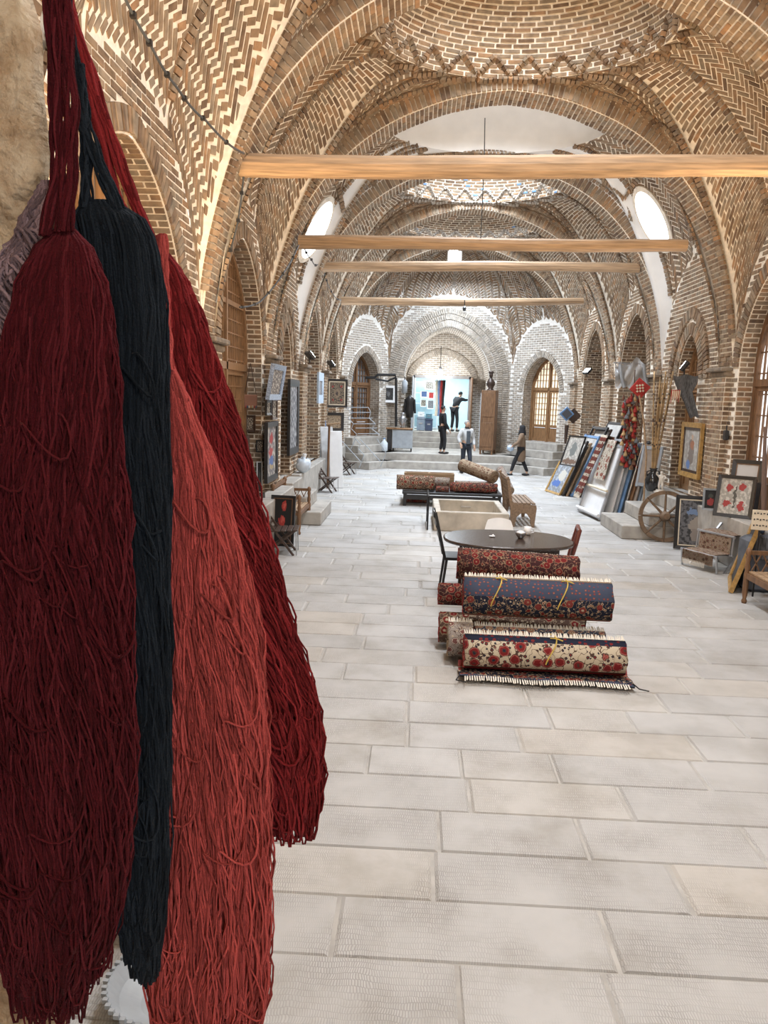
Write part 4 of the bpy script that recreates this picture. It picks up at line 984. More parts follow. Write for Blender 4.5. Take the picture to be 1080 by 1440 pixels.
CP_GREY = carpet('grey_carpet', (.26, .22, .19), (.4, .34, .28), (.16, .07, .06), IVORY, BRN, None, 10)
CP_BACK = mat('red_carpet_edge', (.30, .028, .024), .9, var=.3, scale=25)
CP_BACK2 = mat('tan_carpet_back', (.34, .25, .16), .9, var=.25, scale=25)
FRINGE = mat('cream_fringe', (.68, .63, .54), .9, var=.1)
TWINE = mat('yellow_twine', (.55, .38, .08), .8, var=.2)
def roll(label, xl, xr, Y, zc, Rr, m, back=CP_BACK, tilt=0.0, rz=0.0, turns=5, a0=R(100), fringe=True, flap=0.0, group='rolled carpets in the front pile', twine=(), squash=.94, name='rolled_carpet', dirn=1):
    """xl..xr along local x; spiral section in local y,z"""
    L = xr - xl; e = empty(name, ((xl + xr) / 2, Y, zc - Rr * squash), 0, label, 'carpet', group)
    e.rotation_euler = (0, -tilt, rz); nt_, nl = turns * 22, 10; th0 = max(.012, (Rr - .03) / turns * .72)
    def sec(k):
        t = k / nt_; a = a0 + dirn * t * turns * 2 * math.pi; r = Rr - (Rr - .025) * t; return a, r
    V = []; UV = []; S = 0; prev = None; rows = []
    for k in range(nt_ + 1):
        a, r = sec(k); p = (r * math.cos(a), r * math.sin(a) * squash + Rr * squash)
        if prev: S += math.hypot(p[0] - prev[0], p[1] - prev[1])
        prev = p; rows.append((p, ((r - th0) * math.cos(a), (r - th0) * math.sin(a) * squash + Rr * squash), S))
    nj = [.006 * math.sin(k * 1.7 + Y) for k in range(turns * 22 + 1)]
    for layer in (0, 1):
        for k, (p, pi, S) in enumerate(rows):
            for j in range(nl + 1):
                x = -L / 2 + L * j / nl; q = p if layer == 0 else pi; x += (nj[k] if j in (0, nl) else 0)
                V.append((x, q[0], q[1])); UV.append((x, S))
    n1 = nl + 1; B = (nt_ + 1) * n1; Fo, Fi = [], []
    for k in range(nt_):
        for j in range(nl): 
            a_ = k * n1 + j; Fo.append((a_, a_ + 1, a_ + n1 + 1, a_ + n1)); Fi.append((B + a_, B + a_ + n1, B + a_ + n1 + 1, B + a_ + 1))
        for j in (0, nl): a_ = k * n1 + j; Fi.append((a_, a_ + n1, B + a_ + n1, B + a_))
    for j in range(nl): Fi.append((j, j + 1, B + j + 1, B + j))
    body = mesh('carpet_body', V, Fo + Fi, [m, back], e, smooth=True, mi=[0] * len(Fo) + [1] * len(Fi), uv=UV)
    (py, pz_), _, _ = rows[0]; a, r = sec(0)
    if fringe:
        mb = MB(); nf = int(L / .017)
        for i in range(nf):
            x = -L / 2 + L * (i + .5) / nf; l = .03 + .03 * rng.random(); ty, tz = math.sin(a) * dirn, -math.cos(a) * dirn * squash
            ox = .02 * (rng.random() - .5); mb.bar((x, py, pz_), (x + ox, py + ty * l + .012 * rng.random() - math.cos(a) * -.01, pz_ + tz * l + .018), .009, 4, .004)
        tag(mb.build('fringe', FRINGE, body), kind='stuff')
    if flap:
        V = []; UV = []; ny = 8
        for k in range(ny + 1):
            y = Rr * .3 - (flap + Rr * .3) * k / ny
            for j in range(13):
                x = -L / 2 - .04 + (L + .09) * j / 12; V.append((x, y + .02 * math.sin(j * .9), .006 + .012 * (1 + math.sin(j * 1.3 + k)) * (k / ny) + (.05 if k == 0 else 0))); UV.append((x, y + 3))
        nn = len(V); V += [(x, y, z - .012) for x, y, z in V]; UV += UV
        Fc = []
        for k in range(ny):
            for j in range(12): a_ = k * 13 + j; Fc += [(a_, a_ + 13, a_ + 14, a_ + 1), (nn + a_, nn + a_ + 1, nn + a_ + 14, nn + a_ + 13)]
        mesh('loose_end', V, Fc, CP_NAVY, e, smooth=True, uv=UV)
        mb = MB()
        for i in range(int(L / .02)):
            x = -L / 2 + L * (i + .5) / int(L / .02); y = -flap + .02 * math.sin((x + L / 2) / L * 11); mb.plank((x, y + .01, .02), (x + .01 * (rng.random() - .5), y - .05 - .02 * rng.random(), .006), .011, .005)
        tag(mb.build('fringe', FRINGE, e), kind='stuff')
        for sx in (-1, 1): MB().sweep([(sx * (L / 2 + .04), -flap + .02, .02), (sx * (L / 2 + .07), -flap - .06, .008), (sx * (L / 2 + .14 * (1 if sx > 0 else -.1)), -flap - .10, .007)], .006, 5).build('corner_cord', BLACK, e)
    for x, tl in twine:
        P = []
        for w in np.linspace(-.6, 2.0, 18): P.append((x + .05 * math.sin(w * 2), (Rr + .006) * -math.cos(w + .4) * 1.0, Rr * squash + (Rr + .008) * math.sin(w + .4) * squash))
        MB().sweep(P, .006, 5).build('twine', TWINE, body)
        MB().sweep([(x, -.05, Rr * squash * 1.98), (x + .05, -.09, Rr * squash * 2.05), (x + .1, -.1, Rr * squash * 1.96)], .006, 5).build('twine', TWINE, body)
    return e
def X_(px, py, Y): return AY(px, py, Y).x
roll('cream bordered carpet roll lying frontmost with a navy fringed end', X_(652, 915, 6.55), X_(876, 915, 6.55), 6.55, .21, .175, CP_CREAM, rz=R(-1), flap=.26, twine=((.05, 1),), a0=R(100))
roll('largest navy and red carpet roll on top, tied with yellow twine', X_(652, 830, 7.0), X_(858, 830, 7.0), 7.02, .585, .205, CP_NAVY, rz=R(-2), twine=((-.38, 1), (.22, 1)), turns=6, a0=R(97))
roll('blue grey carpet roll with red end under the largest roll', X_(667, 872, 7.0), X_(848, 872, 7.0), 6.95, .175, .165, CP_BLUE, rz=R(-1))
roll('dark floral carpet roll at the back top, nearest the oval table', X_(643, 790, 7.7), X_(812, 790, 7.7), 7.72, .715, .18, CP_RED, rz=R(-3), tilt=R(-1.5), a0=R(60))
roll('brown carpet roll whose patterned end shows lowest at left', X_(618, 860, 7.34), X_(820, 860, 7.34), 7.33, .185, .175, CP_BROWN, fringe=False)
roll('thin red carpet roll poking out left below the dark floral roll', X_(617, 818, 7.4), X_(800, 818, 7.4), 7.40, .50, .125, CP_RED, fringe=False)
roll('hidden plain carpet roll supporting the pile nearest the table', X_(660, 840, 7.8), X_(820, 840, 7.8), 7.80, .265, .255, CP_BROWN, fringe=False)
p0, p1 = X_(630, 875, 6.98), X_(664, 875, 6.98)
roll('folded grey carpet stub left of the blue grey roll', p0, p1, 6.93, .19, .19, CP_GREY, CP_BACK2, turns=3)

# second pile, farther back, on a black pallet
g2 = 'carpets on the black pallet'
yb = 17.0; e = empty('black_pallet', (X_(634, 705, 17.6), 17.75, 0), 0, 'low black pallet carrying the far carpet pile', 'pallet')
w_ = X_(703, 705, 17.6) - X_(566, 705, 17.6)
MB().box((0, 0, .30), (w_, 1.35, .06), bev=.01).build('deck', BLACK, e)
for sx in (-1, 1):
    for sy in (-1, 1): MB().box((sx * (w_ / 2 - .06), sy * .6, .135), (.07, .07, .27)).build('leg', BLACK, e)
    MB().box((0, sx * .62, .2), (w_ - .1, .04, .1)).build('rail', BLACK, e)
Z0 = .33
def R2(label, x0, x1, py, Y, r, m, base=Z0, **kw):
    return roll(label, X_(x0, py, Y), X_(x1, py, Y), Y, base + r * kw.get('squash', .94), r, m, group=g2, fringe=kw.pop('fringe', False), turns=4, **kw)
R2('dark patterned carpet roll at the left end of the pallet', 558, 611, 680, 17.3, .19, CP_BROWN, back=BLACK)
R2('red carpet roll at the pallet front, right of the strap', 633, 699, 690, 17.22, .125, CP_RED)
R2('flat red carpet fold beside the strap on the pallet', 613, 631, 690, 17.18, .10, CP_RED, squash=.7)
R2('grey folded carpet in the middle of the pallet', 600, 632, 676, 17.78, .15, CP_GREY, back=CP_BACK2)
R2('dark folded carpet behind the red roll on the pallet', 640, 690, 678, 17.52, .15, CP_GREY, back=CP_BACK2, squash=.8)
roll('red rug folded under the left end of the pallet', X_(568, 708, 17.1), X_(604, 708, 17.1), 17.45, .12, .12, CP_RED, CP_BACK2, group=g2, fringe=False, turns=3, squash=.85)
a, b = AY(650, 654, 18.2), AY(695, 671, 17.45)
def lroll(label, a, b, r, m, back):
    d = b - a; e = empty('rolled_carpet', a, 0, label, 'carpet', g2); mb = MB(); P = [Vector((0, 0, 0)).lerp(d, k / 6) for k in range(7)]
    mb.sweep(P, r, 18, cap=True).build('carpet_body', m, e, smooth=False, uv=True)
    dn = d.normalized(); q = dn.to_track_quat('Z', 'Y').to_matrix().to_4x4(); q.translation = d
    mb = MB(q); P = []
    for k in range(60): t = k / 59; P.append(((r * .96) * (1 - t * .85) * math.cos(t * 25), (r * .96) * (1 - t * .85) * math.sin(t * 25), .004))
    mb.sweep(P, .006, 4).build('spiral_edge', back, e)
lroll('long khaki carpet roll lying slantwise on top of the pallet pile', a, b, .15, CP_KHAKI, CP_BACK2)
lroll('grey carpet roll lying slantwise at the right of the pallet pile', AY(704, 661, 18.3), AY(717, 690, 17.0), .10, CP_GREY, CP_BACK2)
lroll('dark carpet roll with a pale spiral end behind the wooden bench', AY(724, 702, 18.2), AY(737, 709, 16.95), .09, CP_BROWN, FRINGE)
e = empty('long_frame', (X_(604, 664, 18.3), 18.55, .33), 0, 'pale wooden frame lying flat behind the far carpet pile', 'frame')
mb = MB(); mb.box((0, -.14, .15), (1.2, .05, .3)).box((0, .14, .15), (1.2, .05, .3)); mb.build('side_rail', LOG, e)
for x in (-.58, 0, .58): MB().box((x, 0, .27), (.05, .26, .04)).build('cross_rail', LOG, e)

# ---------------------------------------------------------------- stone basin
b0, b1 = G(611, 747), G(716, 747); yb0 = 13.95; x0, x1 = X_(611, 722, 14), X_(716, 722, 14); D_ = 1.85; Hb = .36
e = empty('stone_basin', ((x0 + x1) / 2, yb0 + D_ / 2, 0), 0, 'rectangular pale stone basin standing empty in the middle of the floor', 'basin'); w_ = x1 - x0
for nm, c, d in (('wall_slab', (0, -D_ / 2 + .06, Hb / 2), (w_, .12, Hb)), ('wall_slab', (0, D_ / 2 - .06, Hb / 2), (w_, .12, Hb)), ('wall_slab', (-w_ / 2 + .06, 0, Hb / 2), (.12, D_ - .24, Hb)), ('wall_slab', (w_ / 2 - .06, 0, Hb / 2), (.12, D_ - .24, Hb)), ('basin_floor', (0, 0, .03), (w_ - .24, D_ - .24, .06))):
    MB().box(c, d, bev=.012).build(nm, mat('basin_stone', (.47, .42, .35), .7, var=.25, scale=4, bmp=.3), e)
MB().box((0, D_ / 2 - .13, Hb * .62), (.2, .03, .03), bev=.005).build('spout', STONE, e)
e = empty('metal_stand', (x0 - .12, 14.5, 0), 0, 'thin dark metal stand at the left side of the basin', 'stand')
for y in (-.5, .5):
    MB().bar((0, y, 0), (0, y, .62), .015).build('post', BLKMET, e)
MB().bar((0, -.5, .62), (0, .5, .62), .015).build('rail', BLKMET, e); MB().bar((0, -.5, .2), (0, .5, .2), .012).build('rail', BLKMET, e)

# ---------------------------------------------------------------- park bench
bp = G(751, 742); e = empty('slatted_bench', (bp.x, bp.y, 0), 0, 'wooden slatted bench with curved ends behind the basin', 'bench')
GW = mat('grey_brown_wood', (.23, .155, .10), .65, var=.3, scale=5, stretch=(6, 1, 6))
Lb = 1.35
for y in (0, Lb):
    out = [(0, 0), (-.06, 0), (-.08, .16), (-.15, .26), (-.25, .28), (-.34, .2), (-.38, 0), (-.46, 0), (-.47, .35), (-.56, .9), (-.60, .95), (-.53, .97), (-.44, .50), (-.40, .45), (.02, .43), (.03, .36)]
    MB(Matrix.Translation((0, y, 0))).prism(out, .06).build('end_panel', GW, e)
for k in range(5): MB().box((-.03 - k * .085, Lb / 2 + .03, .455), (.07, Lb + .02, .03), bev=.005).build('seat_slat', GW, e)
for k in range(5):
    z = .53 + k * .09; MB().box((-.452 - (z - .5) * .17, Lb / 2 + .03, z), (.03, Lb + .02, .07), bev=.005).build('back_slat', GW, e)

# ---------------------------------------------------------------- oval table, chairs, things on it
TBL = mat('dark_varnished_table', (.035, .02, .014), .22, var=.35, scale=4, stretch=(2, 8, 2), spec=.6)
tc_ = G(715, 758, .74); tx, ty_ = tc_.x, tc_.y + .05; rx, ry = .79, .62
e = empty('oval_table', (tx, ty_, 0), 0, 'dark varnished oval table behind the front carpet pile', 'table')
mb = MB(); n = 48; top = []
for z, k in ((.70, .965), (.705, .99), (.725, 1.0), (.735, .995), (.74, .98)): top.append([(rx * k * math.copysign(abs(math.cos(w)) ** .85, math.cos(w)), ry * k * math.copysign(abs(math.sin(w)) ** .85, math.sin(w)), z) for w in np.linspace(0, 2 * math.pi, n + 1)[:-1]])
V = [v for r_ in top for v in r_]; Fc = [(j * n + i, j * n + (i + 1) % n, (j + 1) * n + (i + 1) % n, (j + 1) * n + i) for j in range(4) for i in range(n)] + [tuple(range(n - 1, -1, -1)), tuple(4 * n + i for i in range(n))]
mb.add(V, Fc).build('tabletop', TBL, e)
MB().box((0, 0, .65), (1.1, .72, .1), bev=.01).build('apron', TBL, e)
for sx in (-1, 1):
    for sy in (-1, 1): MB().box((sx * .53, sy * .34, .35), (.07, .07, .70), bev=.01).build('leg', TBL, e)
def cafe_chair(loc, rz, m, label, style, H=.95):
    e = empty('dining_chair', loc, rz, label, 'chair', 'chairs around the oval table')   # faces +y, back at -y
    MB().box((0, 0, .445), (.42, .42, .035), bev=.012).build('seat', m, e)
    for sx in (-1, 1):
        MB().bar((sx * .18, .18, .43), (sx * .19, .2, 0), .018, 8, .014).build('leg', m, e); MB().bar((sx * .18, -.18, .43), (sx * .19, -.23, 0), .018, 8, .014).build('leg', m, e)
    if style == 'hoop':
        out = [(-.19, .46), (-.22, .7), (-.19, .87), (-.1, H), (.1, H), (.19, .87), (.22, .7), (.19, .46)]
        P = [(x, -.2 - (z - .46) * .22, z) for x, z in out]; hp_ = MB().sweep(P, .026, 8).build('back_hoop', m, e)
        for x in (-.1, 0, .1): MB().plank((x * .8, -.2, .46), (x, -.2 - (H - .50) * .22, H - .03), .035, .018, (0, 1, 0)).build('back_splat', m, hp_)
    elif style == 'solid':
        V = []; nx, nz = 10, 10
        for j in range(nz + 1):
            z = .46 + (H - .46) * j / nz; hw = .21 * (1 - .25 * (j / nz) ** 3)
            for i in range(nx + 1): x = -hw + 2 * hw * i / nx; V.append((x, -.2 - (z - .46) * .2 - .05 * (1 - (x / .21) ** 2), z - .05 * (x / .21) ** 2 * (j / nz)))
        nn = len(V); V += [(x, y - .015, z) for x, y, z in V]; Fc = []
        for j in range(nz):
            for i in range(nx): a_ = j * 11 + i; Fc += [(a_, a_ + 1, a_ + 12, a_ + 11), (nn + a_, nn + a_ + 11, nn + a_ + 12, nn + a_ + 1)]
        mesh('backrest', V, Fc, m, e, smooth=True)
    else:
        for sx in (-1, 1): MB().plank((sx * .19, -.2, .43), (sx * .19, -.34, H), .035, .03, (1, 0, 0)).build('back_post', m, e)
        for z in (.58, .72, .86, H - .03): MB().box((0, -.2 - (z - .43) * .27, z), (.36, .02, .07), bev=.005).build('back_slat', m, e)
    return e
REDW = mat('red_brown_wood', (.13, .032, .022), .35, var=.3)
cl = G(632, 800); cafe_chair((tx - .56, ty_ + .25, 0), R(-88), BLACK, 'tall black chair at the left of the oval table', 'slat', 1.02)
cafe_chair((tx + .60, ty_ + .22, 0), R(82), REDW, 'red brown chair with open back at the right of the oval table', 'hoop', .86)
cafe_chair((tx + .02, ty_ + .92, 0), R(180), WHITE, 'white plastic chair pushed behind the oval table', 'solid', .80)
p = G(732, 757, .74); e = empty('sugar_bowl', (p.x, p.y, .741), 0, 'shiny metal bowl of white sugar on the oval table', 'bowl')
MB().lathe([(.03, 0), (.035, .01), (.06, .04), (.07, .075), (.066, .078), (.055, .04)], 20).build('bowl_body', STEEL, e, smooth=True); MB().ball((0, 0, .065), (.058, .058, .028)).build('sugar', WHITE, e, smooth=True)
p = G(739, 754, .74); e = empty('white_mug', (p.x + .04, p.y + .12, .741), 0, 'white mug just behind the sugar bowl', 'mug')
MB().lathe([(.032, 0), (.042, .01), (.044, .1), (.04, .1), (.036, .02)], 20).build('mug_body', WHITE, e, smooth=True); MB().sweep([(.042, 0, .02), (.075, 0, .03), (.075, 0, .075), (.042, 0, .085)], .008, 6).build('handle', WHITE, e)
p = G(692, 755, .74); e = empty('white_teaspoon_rest', (p.x, p.y, .741), 0, 'tiny white dish at the left of the tabletop', 'dish')
MB().lathe([(.02, 0), (.04, .012), (.037, .014), (.015, .004)], 14).build('dish_body', WHITE, e, smooth=True); MB().ball((.01, 0, .02), .014).build('sugar_lump', WHITE, e)
# ---------------------------------------------------------------- pictures
def art(name, bg, blobs=(), bg2=None, scale=6, border=None, rough=.6):
    """flat picture surface in the canvas' own UV: ground, soft-edged shapes [(u,v,ru,rv,colour)]"""
    m, nt, bs = newmat(name); uv = N(nt, 'ShaderNodeUVMap'); uv.uv_map = 'UVMap'
    nz = N(nt, 'ShaderNodeTexNoise'); nz.inputs['Scale'].default_value = scale; nz.inputs['Detail'].default_value = 4; nt.links.new(uv.outputs[0], nz.inputs['Vector'])
    col = mixc(nt, 0.0, bg, bg)
    if bg2:
        r_ = ramp(nt, [(.42, (0, 0, 0)), (.52, (1, 1, 1))]); nt.links.new(nz.outputs['Fac'], r_.inputs[0]); col = mixc(nt, r_.outputs[0], bg, bg2)
    va = N(nt, 'ShaderNodeVectorMath', operation='MULTIPLY_ADD'); va.inputs[1].default_value = (.26, .26, 0); nt.links.new(nz.outputs['Color'], va.inputs[0]); nt.links.new(uv.outputs[0], va.inputs[2])
    for (u, v, ru, rv, c) in blobs:
        mp = N(nt, 'ShaderNodeMapping'); mp.inputs['Location'].default_value = (-(u + .13) / ru, -(v + .13) / rv, 0); mp.inputs['Scale'].default_value = (1 / ru, 1 / rv, 0); nt.links.new(va.outputs[0], mp.inputs[0])
        ln = N(nt, 'ShaderNodeVectorMath', operation='LENGTH'); nt.links.new(mp.outputs[0], ln.inputs[0])
        lt = N(nt, 'ShaderNodeMath', operation='LESS_THAN'); lt.inputs[1].default_value = 1.0; nt.links.new(ln.outputs['Value'], lt.inputs[0])
        col = mixc(nt, lt.outputs[0], col, c)
    nt.links.new(col, bs.inputs['Base Color']); bs.inputs['Roughness'].default_value = rough
    return m
def picture(label, base, ang, w, h, lean=0.0, fw=.06, fm=BLACK, a=None, depth=.04, liner=None, lw=.03, group=None, name='framed_picture', cat='picture', fm2=None):
    e = empty(name, base, 0, label, cat, group)
    e.rotation_euler = (Matrix.Rotation(ang, 4, 'Z') @ Matrix.Rotation(-lean, 4, 'X')).to_euler()
    mb = MB()
    for sx in (-1, 1):
        V = [(sx * w / 2, -depth / 2, 0), (sx * (w / 2 - fw), -depth * .25, fw), (sx * (w / 2 - fw), -depth * .25, h - fw), (sx * w / 2, -depth / 2, h)]; V += [(x, depth / 2, z) for x, y, z in V]
        mb.add(V, [(0, 1, 2, 3), (4, 7, 6, 5), (0, 3, 7, 4), (1, 5, 6, 2), (0, 4, 5, 1), (3, 2, 6, 7)])
    for z0, z1 in ((0, fw), (h, h - fw)):
        V = [(-w / 2, -depth / 2, z0), (w / 2, -depth / 2, z0), (w / 2 - fw, -depth * .25, z1), (-w / 2 + fw, -depth * .25, z1)]; V += [(x, depth / 2, z) for x, y, z in V]
        mb.add(V, [(0, 1, 2, 3), (4, 7, 6, 5), (0, 4, 5, 1), (2, 6, 7, 3), (0, 3, 7, 4), (1, 5, 6, 2)])
    mb.build('frame', fm, e)
    i = fw
    if liner:
        mb = MB()
        for c, d in (((0, 0, fw + lw / 2), (w - 2 * fw, .012, lw)), ((0, 0, h - fw - lw / 2), (w - 2 * fw, .012, lw)), ((-w / 2 + fw + lw / 2, 0, h / 2), (lw, .012, h - 2 * fw)), ((w / 2 - fw - lw / 2, 0, h / 2), (lw, .012, h - 2 * fw))): mb.box(c, d)
        mb.build('mount', liner, e); i += lw
    x, z0, z1 = w / 2 - i, i, h - i; y = .004
    mesh('canvas', [(-x, y, z0), (x, y, z0), (x, y, z1), (-x, y, z1), (-x, y + .01, z0), (x, y + .01, z0), (x, y + .01, z1), (-x, y + .01, z1)],
         [(0, 1, 2, 3), (5, 4, 7, 6), (0, 4, 5, 1), (3, 2, 6, 7), (1, 5, 6, 2), (0, 3, 7, 4)], a, e, uv=[(0, 0), (1, 0), (1, 1), (0, 1)] * 2)
    return e
def wp(side, x0, y0, x1, y1, label, off=.03, lean=0.0, **kw):
    """picture flat on a side wall, from its box in the photograph"""
    X = XL + off if side == 'L' else XR - off; A, B = AX(x0, (y0 + y1) / 2, X), AX(x1, (y0 + y1) / 2, X); xc = (x0 + x1) / 2
    t, b = AX(xc, y0, X), AX(xc, y1, X)
    return picture(label, (X, (A.y + B.y) / 2, b.z), R(90) if side == 'L' else R(-90), abs(A.y - B.y), t.z - b.z, lean, **kw)
def fp(x0, y0, x1, y1, Y, label, ang=0.0, lean=0.0, stand=None, **kw):
    """picture facing the entrance at distance Y"""
    A, B = AY(x0, y1, Y), AY(x1, y1, Y); t, b = AY((x0 + x1) / 2, y0, Y), AY((x0 + x1) / 2, y1, Y); z = b.z if stand is None else stand
    return picture(label, ((A.x + B.x) / 2, Y, z), ang, abs(A.x - B.x) / max(.3, math.cos(ang)), t.z - z, lean, **kw)
gL, gR = 'pictures along the left wall', 'pictures along the right wall'
A_SEP = art('art_engraving', (.42, .38, .33), (), (.10, .08, .07), 9); A_INK = art('art_ink', (.50, .45, .36), (), (.05, .035, .03), 7)
A_FIG = art('art_figures', (.46, .43, .38), [(.5, .75, .2, .1, (.3, .03, .03)), (.45, .5, .22, .1, (.34, .04, .04)), (.5, .3, .25, .1, (.08, .14, .32)), (.55, .18, .2, .06, (.35, .27, .15))], (.13, .12, .13), 8)
A_TALL = art('art_tall', (.38, .38, .39), (), (.09, .09, .10), 12); A_DARK = art('art_dark', (.012, .012, .014), [(.5, .5, .16, .2, (.12, .12, .12)), (.4, .65, .12, .1, (.08, .08, .09))], (.03, .03, .03), 8)
wp('L', 376, 512, 393, 562, 'tilted picture with blue and white frame edge, highest on the left pier', off=.18, lean=R(-9), fm=mat('blue_white_inlay', (.26, .32, .42), .4, var=.6, scale=60), a=A_SEP, fw=.09, depth=.07, group=gL)
wp('L', 374, 563, 381, 584, 'small upright picture, left of the pair under the tilted one', off=.13, fm=BLACK, a=A_INK, fw=.04, group=gL)
wp('L', 382, 561, 389, 590, 'small upright picture, right of the pair under the tilted one', off=.13, fm=DARKW, a=A_INK, fw=.04, group=gL)
wp('L', 374, 593, 389, 676, 'long picture of red and blue robed figures in black frame', off=.14, fm=BLACK, a=A_FIG, fw=.09, depth=.06, group=gL)
wp('L', 406, 534, 419, 638, 'very tall narrow engraved picture in black and silver frame', off=.05, fm=BLACK, a=A_TALL, fw=.13, depth=.06, group=gL)
fp(345, 584, 359, 607, 12.76, 'small dark framed picture with cream panel below the woven bag', fm=DARKW, a=A_INK, fw=.035, group=gL)
fp(335, 612, 351, 690, 12.5, 'tall dark frame leaning on the ledge behind a smaller one', ang=R(25), stand=PL, lean=R(5), fm=DARKW, a=A_SEP, fw=.05, group=gL)
fp(330, 631, 346, 694, 12.25, 'cream lined frame leaning in front of the tall dark one', ang=R(30), stand=PL, lean=R(7), fm=DARKW, a=A_FIG, fw=.045, liner=CREAM, group=gL)
fp(350, 666, 358, 692, 12.2, 'tiny black frame with white picture on the left ledge', ang=R(25), stand=PL, lean=R(8), fm=BLACK, a=A_INK, fw=.02, group=gL)
fp(361, 649, 369, 684, 12.7, 'slim white frame with dark picture leaning on the left ledge', ang=R(15), stand=PL, lean=R(6), fm=WHITE, a=A_DARK, fw=.02, group=gL)
e = fp(360, 619, 371, 636, 12.74, 'small tilted black and white picture hung on a long cord', fm=BLACK, a=A_INK, fw=.02, group=gL); MB().sweep([(-.05, 0, .17), (0, .02, .42), (.05, 0, .17)], .004, 4).build('cord', CREAM, e)
wp('L', 447, 524, 454, 567, 'narrow white and blue frame high on the far left pier', off=.2, fm=mat('pale_blue_paint', (.42, .52, .64), .5), a=A_TALL, fw=.2, depth=.05, group=gL)
A_CARP = art('art_carpet', (.015, .014, .017), [(.2, .8, .07, .05, (.3, .03, .03)), (.8, .8, .07, .05, (.3, .03, .03)), (.2, .2, .07, .05, (.3, .03, .03)), (.8, .2, .07, .05, (.3, .03, .03)), (.5, .5, .2, .2, (.25, .19, .13)), (.5, .5, .1, .1, (.05, .04, .04))], (.22, .17, .12), 16)
fp(459, 533, 488, 573, 21.35, 'black framed carpet medallion picture on the far left', ang=R(8), fm=BLACK, a=A_CARP, fw=.06, liner=CREAM, group=gL)
fp(455, 580, 483, 606, 21.4, 'brown floral picture in thick black frame below the carpet medallion', ang=R(12), fm=BLACK, a=art('art_brown', (.16, .11, .07), (), (.36, .28, .19), 10), fw=.08, group=gL)
fp(536, 542, 556, 566, 28.45, 'small white framed black picture on the end wall', fm=WHITE, a=A_DARK, fw=.09, group='pictures on the end wall')
# things that hang on the left
e = empty('bead_hanging', AY(318, 516, 12.2), 0, 'white bead and shell hanging with long strings before the left lattice', 'hanging'); b = e.location.copy()
for y in (503, 517): P = [AY(x, y + 2.5 * math.sin((x - 303) / 30 * 3.1), 12.2) - b for x in range(302, 334, 4)]; MB().sweep(P, .016, 6).build('cord', WHITE, e)
BEADS = [mat('bead_%d' % i, c, .5) for i, c in enumerate([(.5, .42, .3), (.3, .05, .04), (.06, .08, .12), (.55, .5, .42), (.42, .25, .1)])]
for i in range(14): p = AY(304 + i * 2.1, 510, 12.2) - b; MB().ball(p, (.018, .018, .05)).build('shell', BEADS[i % 5], e)
for i in range(7):
    x = 305 + i * 4; y1 = 545 + 9 * (i % 4); MB().bar(AY(x, 518, 12.2) - b, AY(x + 1, y1, 12.2) - b, .005, 5).build('string', CREAM, e)
    for k in range(3): MB().ball(AY(x + .7, 524 + k * (y1 - 524) / 2.2, 12.2) - b, .02).build('bead', BEADS[(i + k) % 5], e)
p = AY(352, 573, 12.72); e = empty('woven_bag', p, 0, 'small woven patterned bag hanging from long cords on the left pier', 'bag')
MB().box((0, 0, .11), (.23, .05, .2), bev=.015).build('bag_body', art('art_weave', (.03, .025, .03), (), (.34, .16, .10), 14), e)
for sx in (-1, 1): MB().bar((sx * .1, 0, .2), (0, 0, .72), .006, 5).build('cord', DARKW, e)
for i in range(8): MB().ball((-.1 + i * .029, -.025, .01), (.012, .012, .025)).build('tassel', BEADS[i % 5], e)

# ---------------------------------------------------------------- benches and chairs
def carved_bench(loc, rz, L, label, m=WOOD, seatm=LOG):
    """faces +x; end frames with turned posts at y=0 and y=L; origin at front foot"""
    e = empty('carved_bench', loc, rz, label, 'bench')
    for y in (0, L):
        for x, h in ((0, .68), (-.46, .86)):
            pr = [(.028, 0), (.035, .03), (.022, .06), (.034, .14), (.034, .38), (.024, .41), (.036, .46), (.022, .52), (.034, .58), (.024, h - .08), (.04, h - .04), (.03, h), (.006, h + .025)]
            MB().lathe(pr, 12, (x, y, 0)).build('post', m, e, smooth=True)
        for z in (.36, .64): MB().box((-.23, y, z), (.46, .03, .05)).build('end_rail', m, e)
        for k in range(3):
            x0 = -.05 - k * .13; MB().plank((x0, y, .40), (x0 - .1, y, .62), .014, .018, (0, 1, 0)).plank((x0 - .1, y, .40), (x0, y, .62), .014, .018, (0, 1, 0)).build('lattice', m, e)
    for k in range(5): MB().box((-.05 - k * .09, L / 2, .40), (.075, L - .04, .025), bev=.004).build('seat_slat', seatm, e)
    MB().box((0, L / 2, .35), (.03, L - .05, .07)).build('front_rail', m, e); MB().box((-.46, L / 2, .80), (.03, L - .05, .06)).build('back_rail', m, e); MB().box((-.46, L / 2, .56), (.025, L - .05, .05)).build('back_rail', m, e)
    for k in range(int(L / .12)):
        MB().box((-.46, .1 + k * .12, .68), (.018, .02, .2)).build('back_spindle', m, e)
    return e
p = G(434, 736); carved_bench((p.x, p.y - 1.2, 0), 0, 1.2, 'carved wooden bench with turned posts beside the left stone steps')
p = G(376, 800); carved_bench((p.x - .15, p.y - 1.0, 0), 0, 1.25, 'wooden bench half hidden by the wool in front of the flower picture', seatm=CREAM)
p = G(1046, 848); carved_bench((p.x, p.y, 0), R(180), .0 + 1.1, 'carved wooden bench cut by the right edge of the picture')
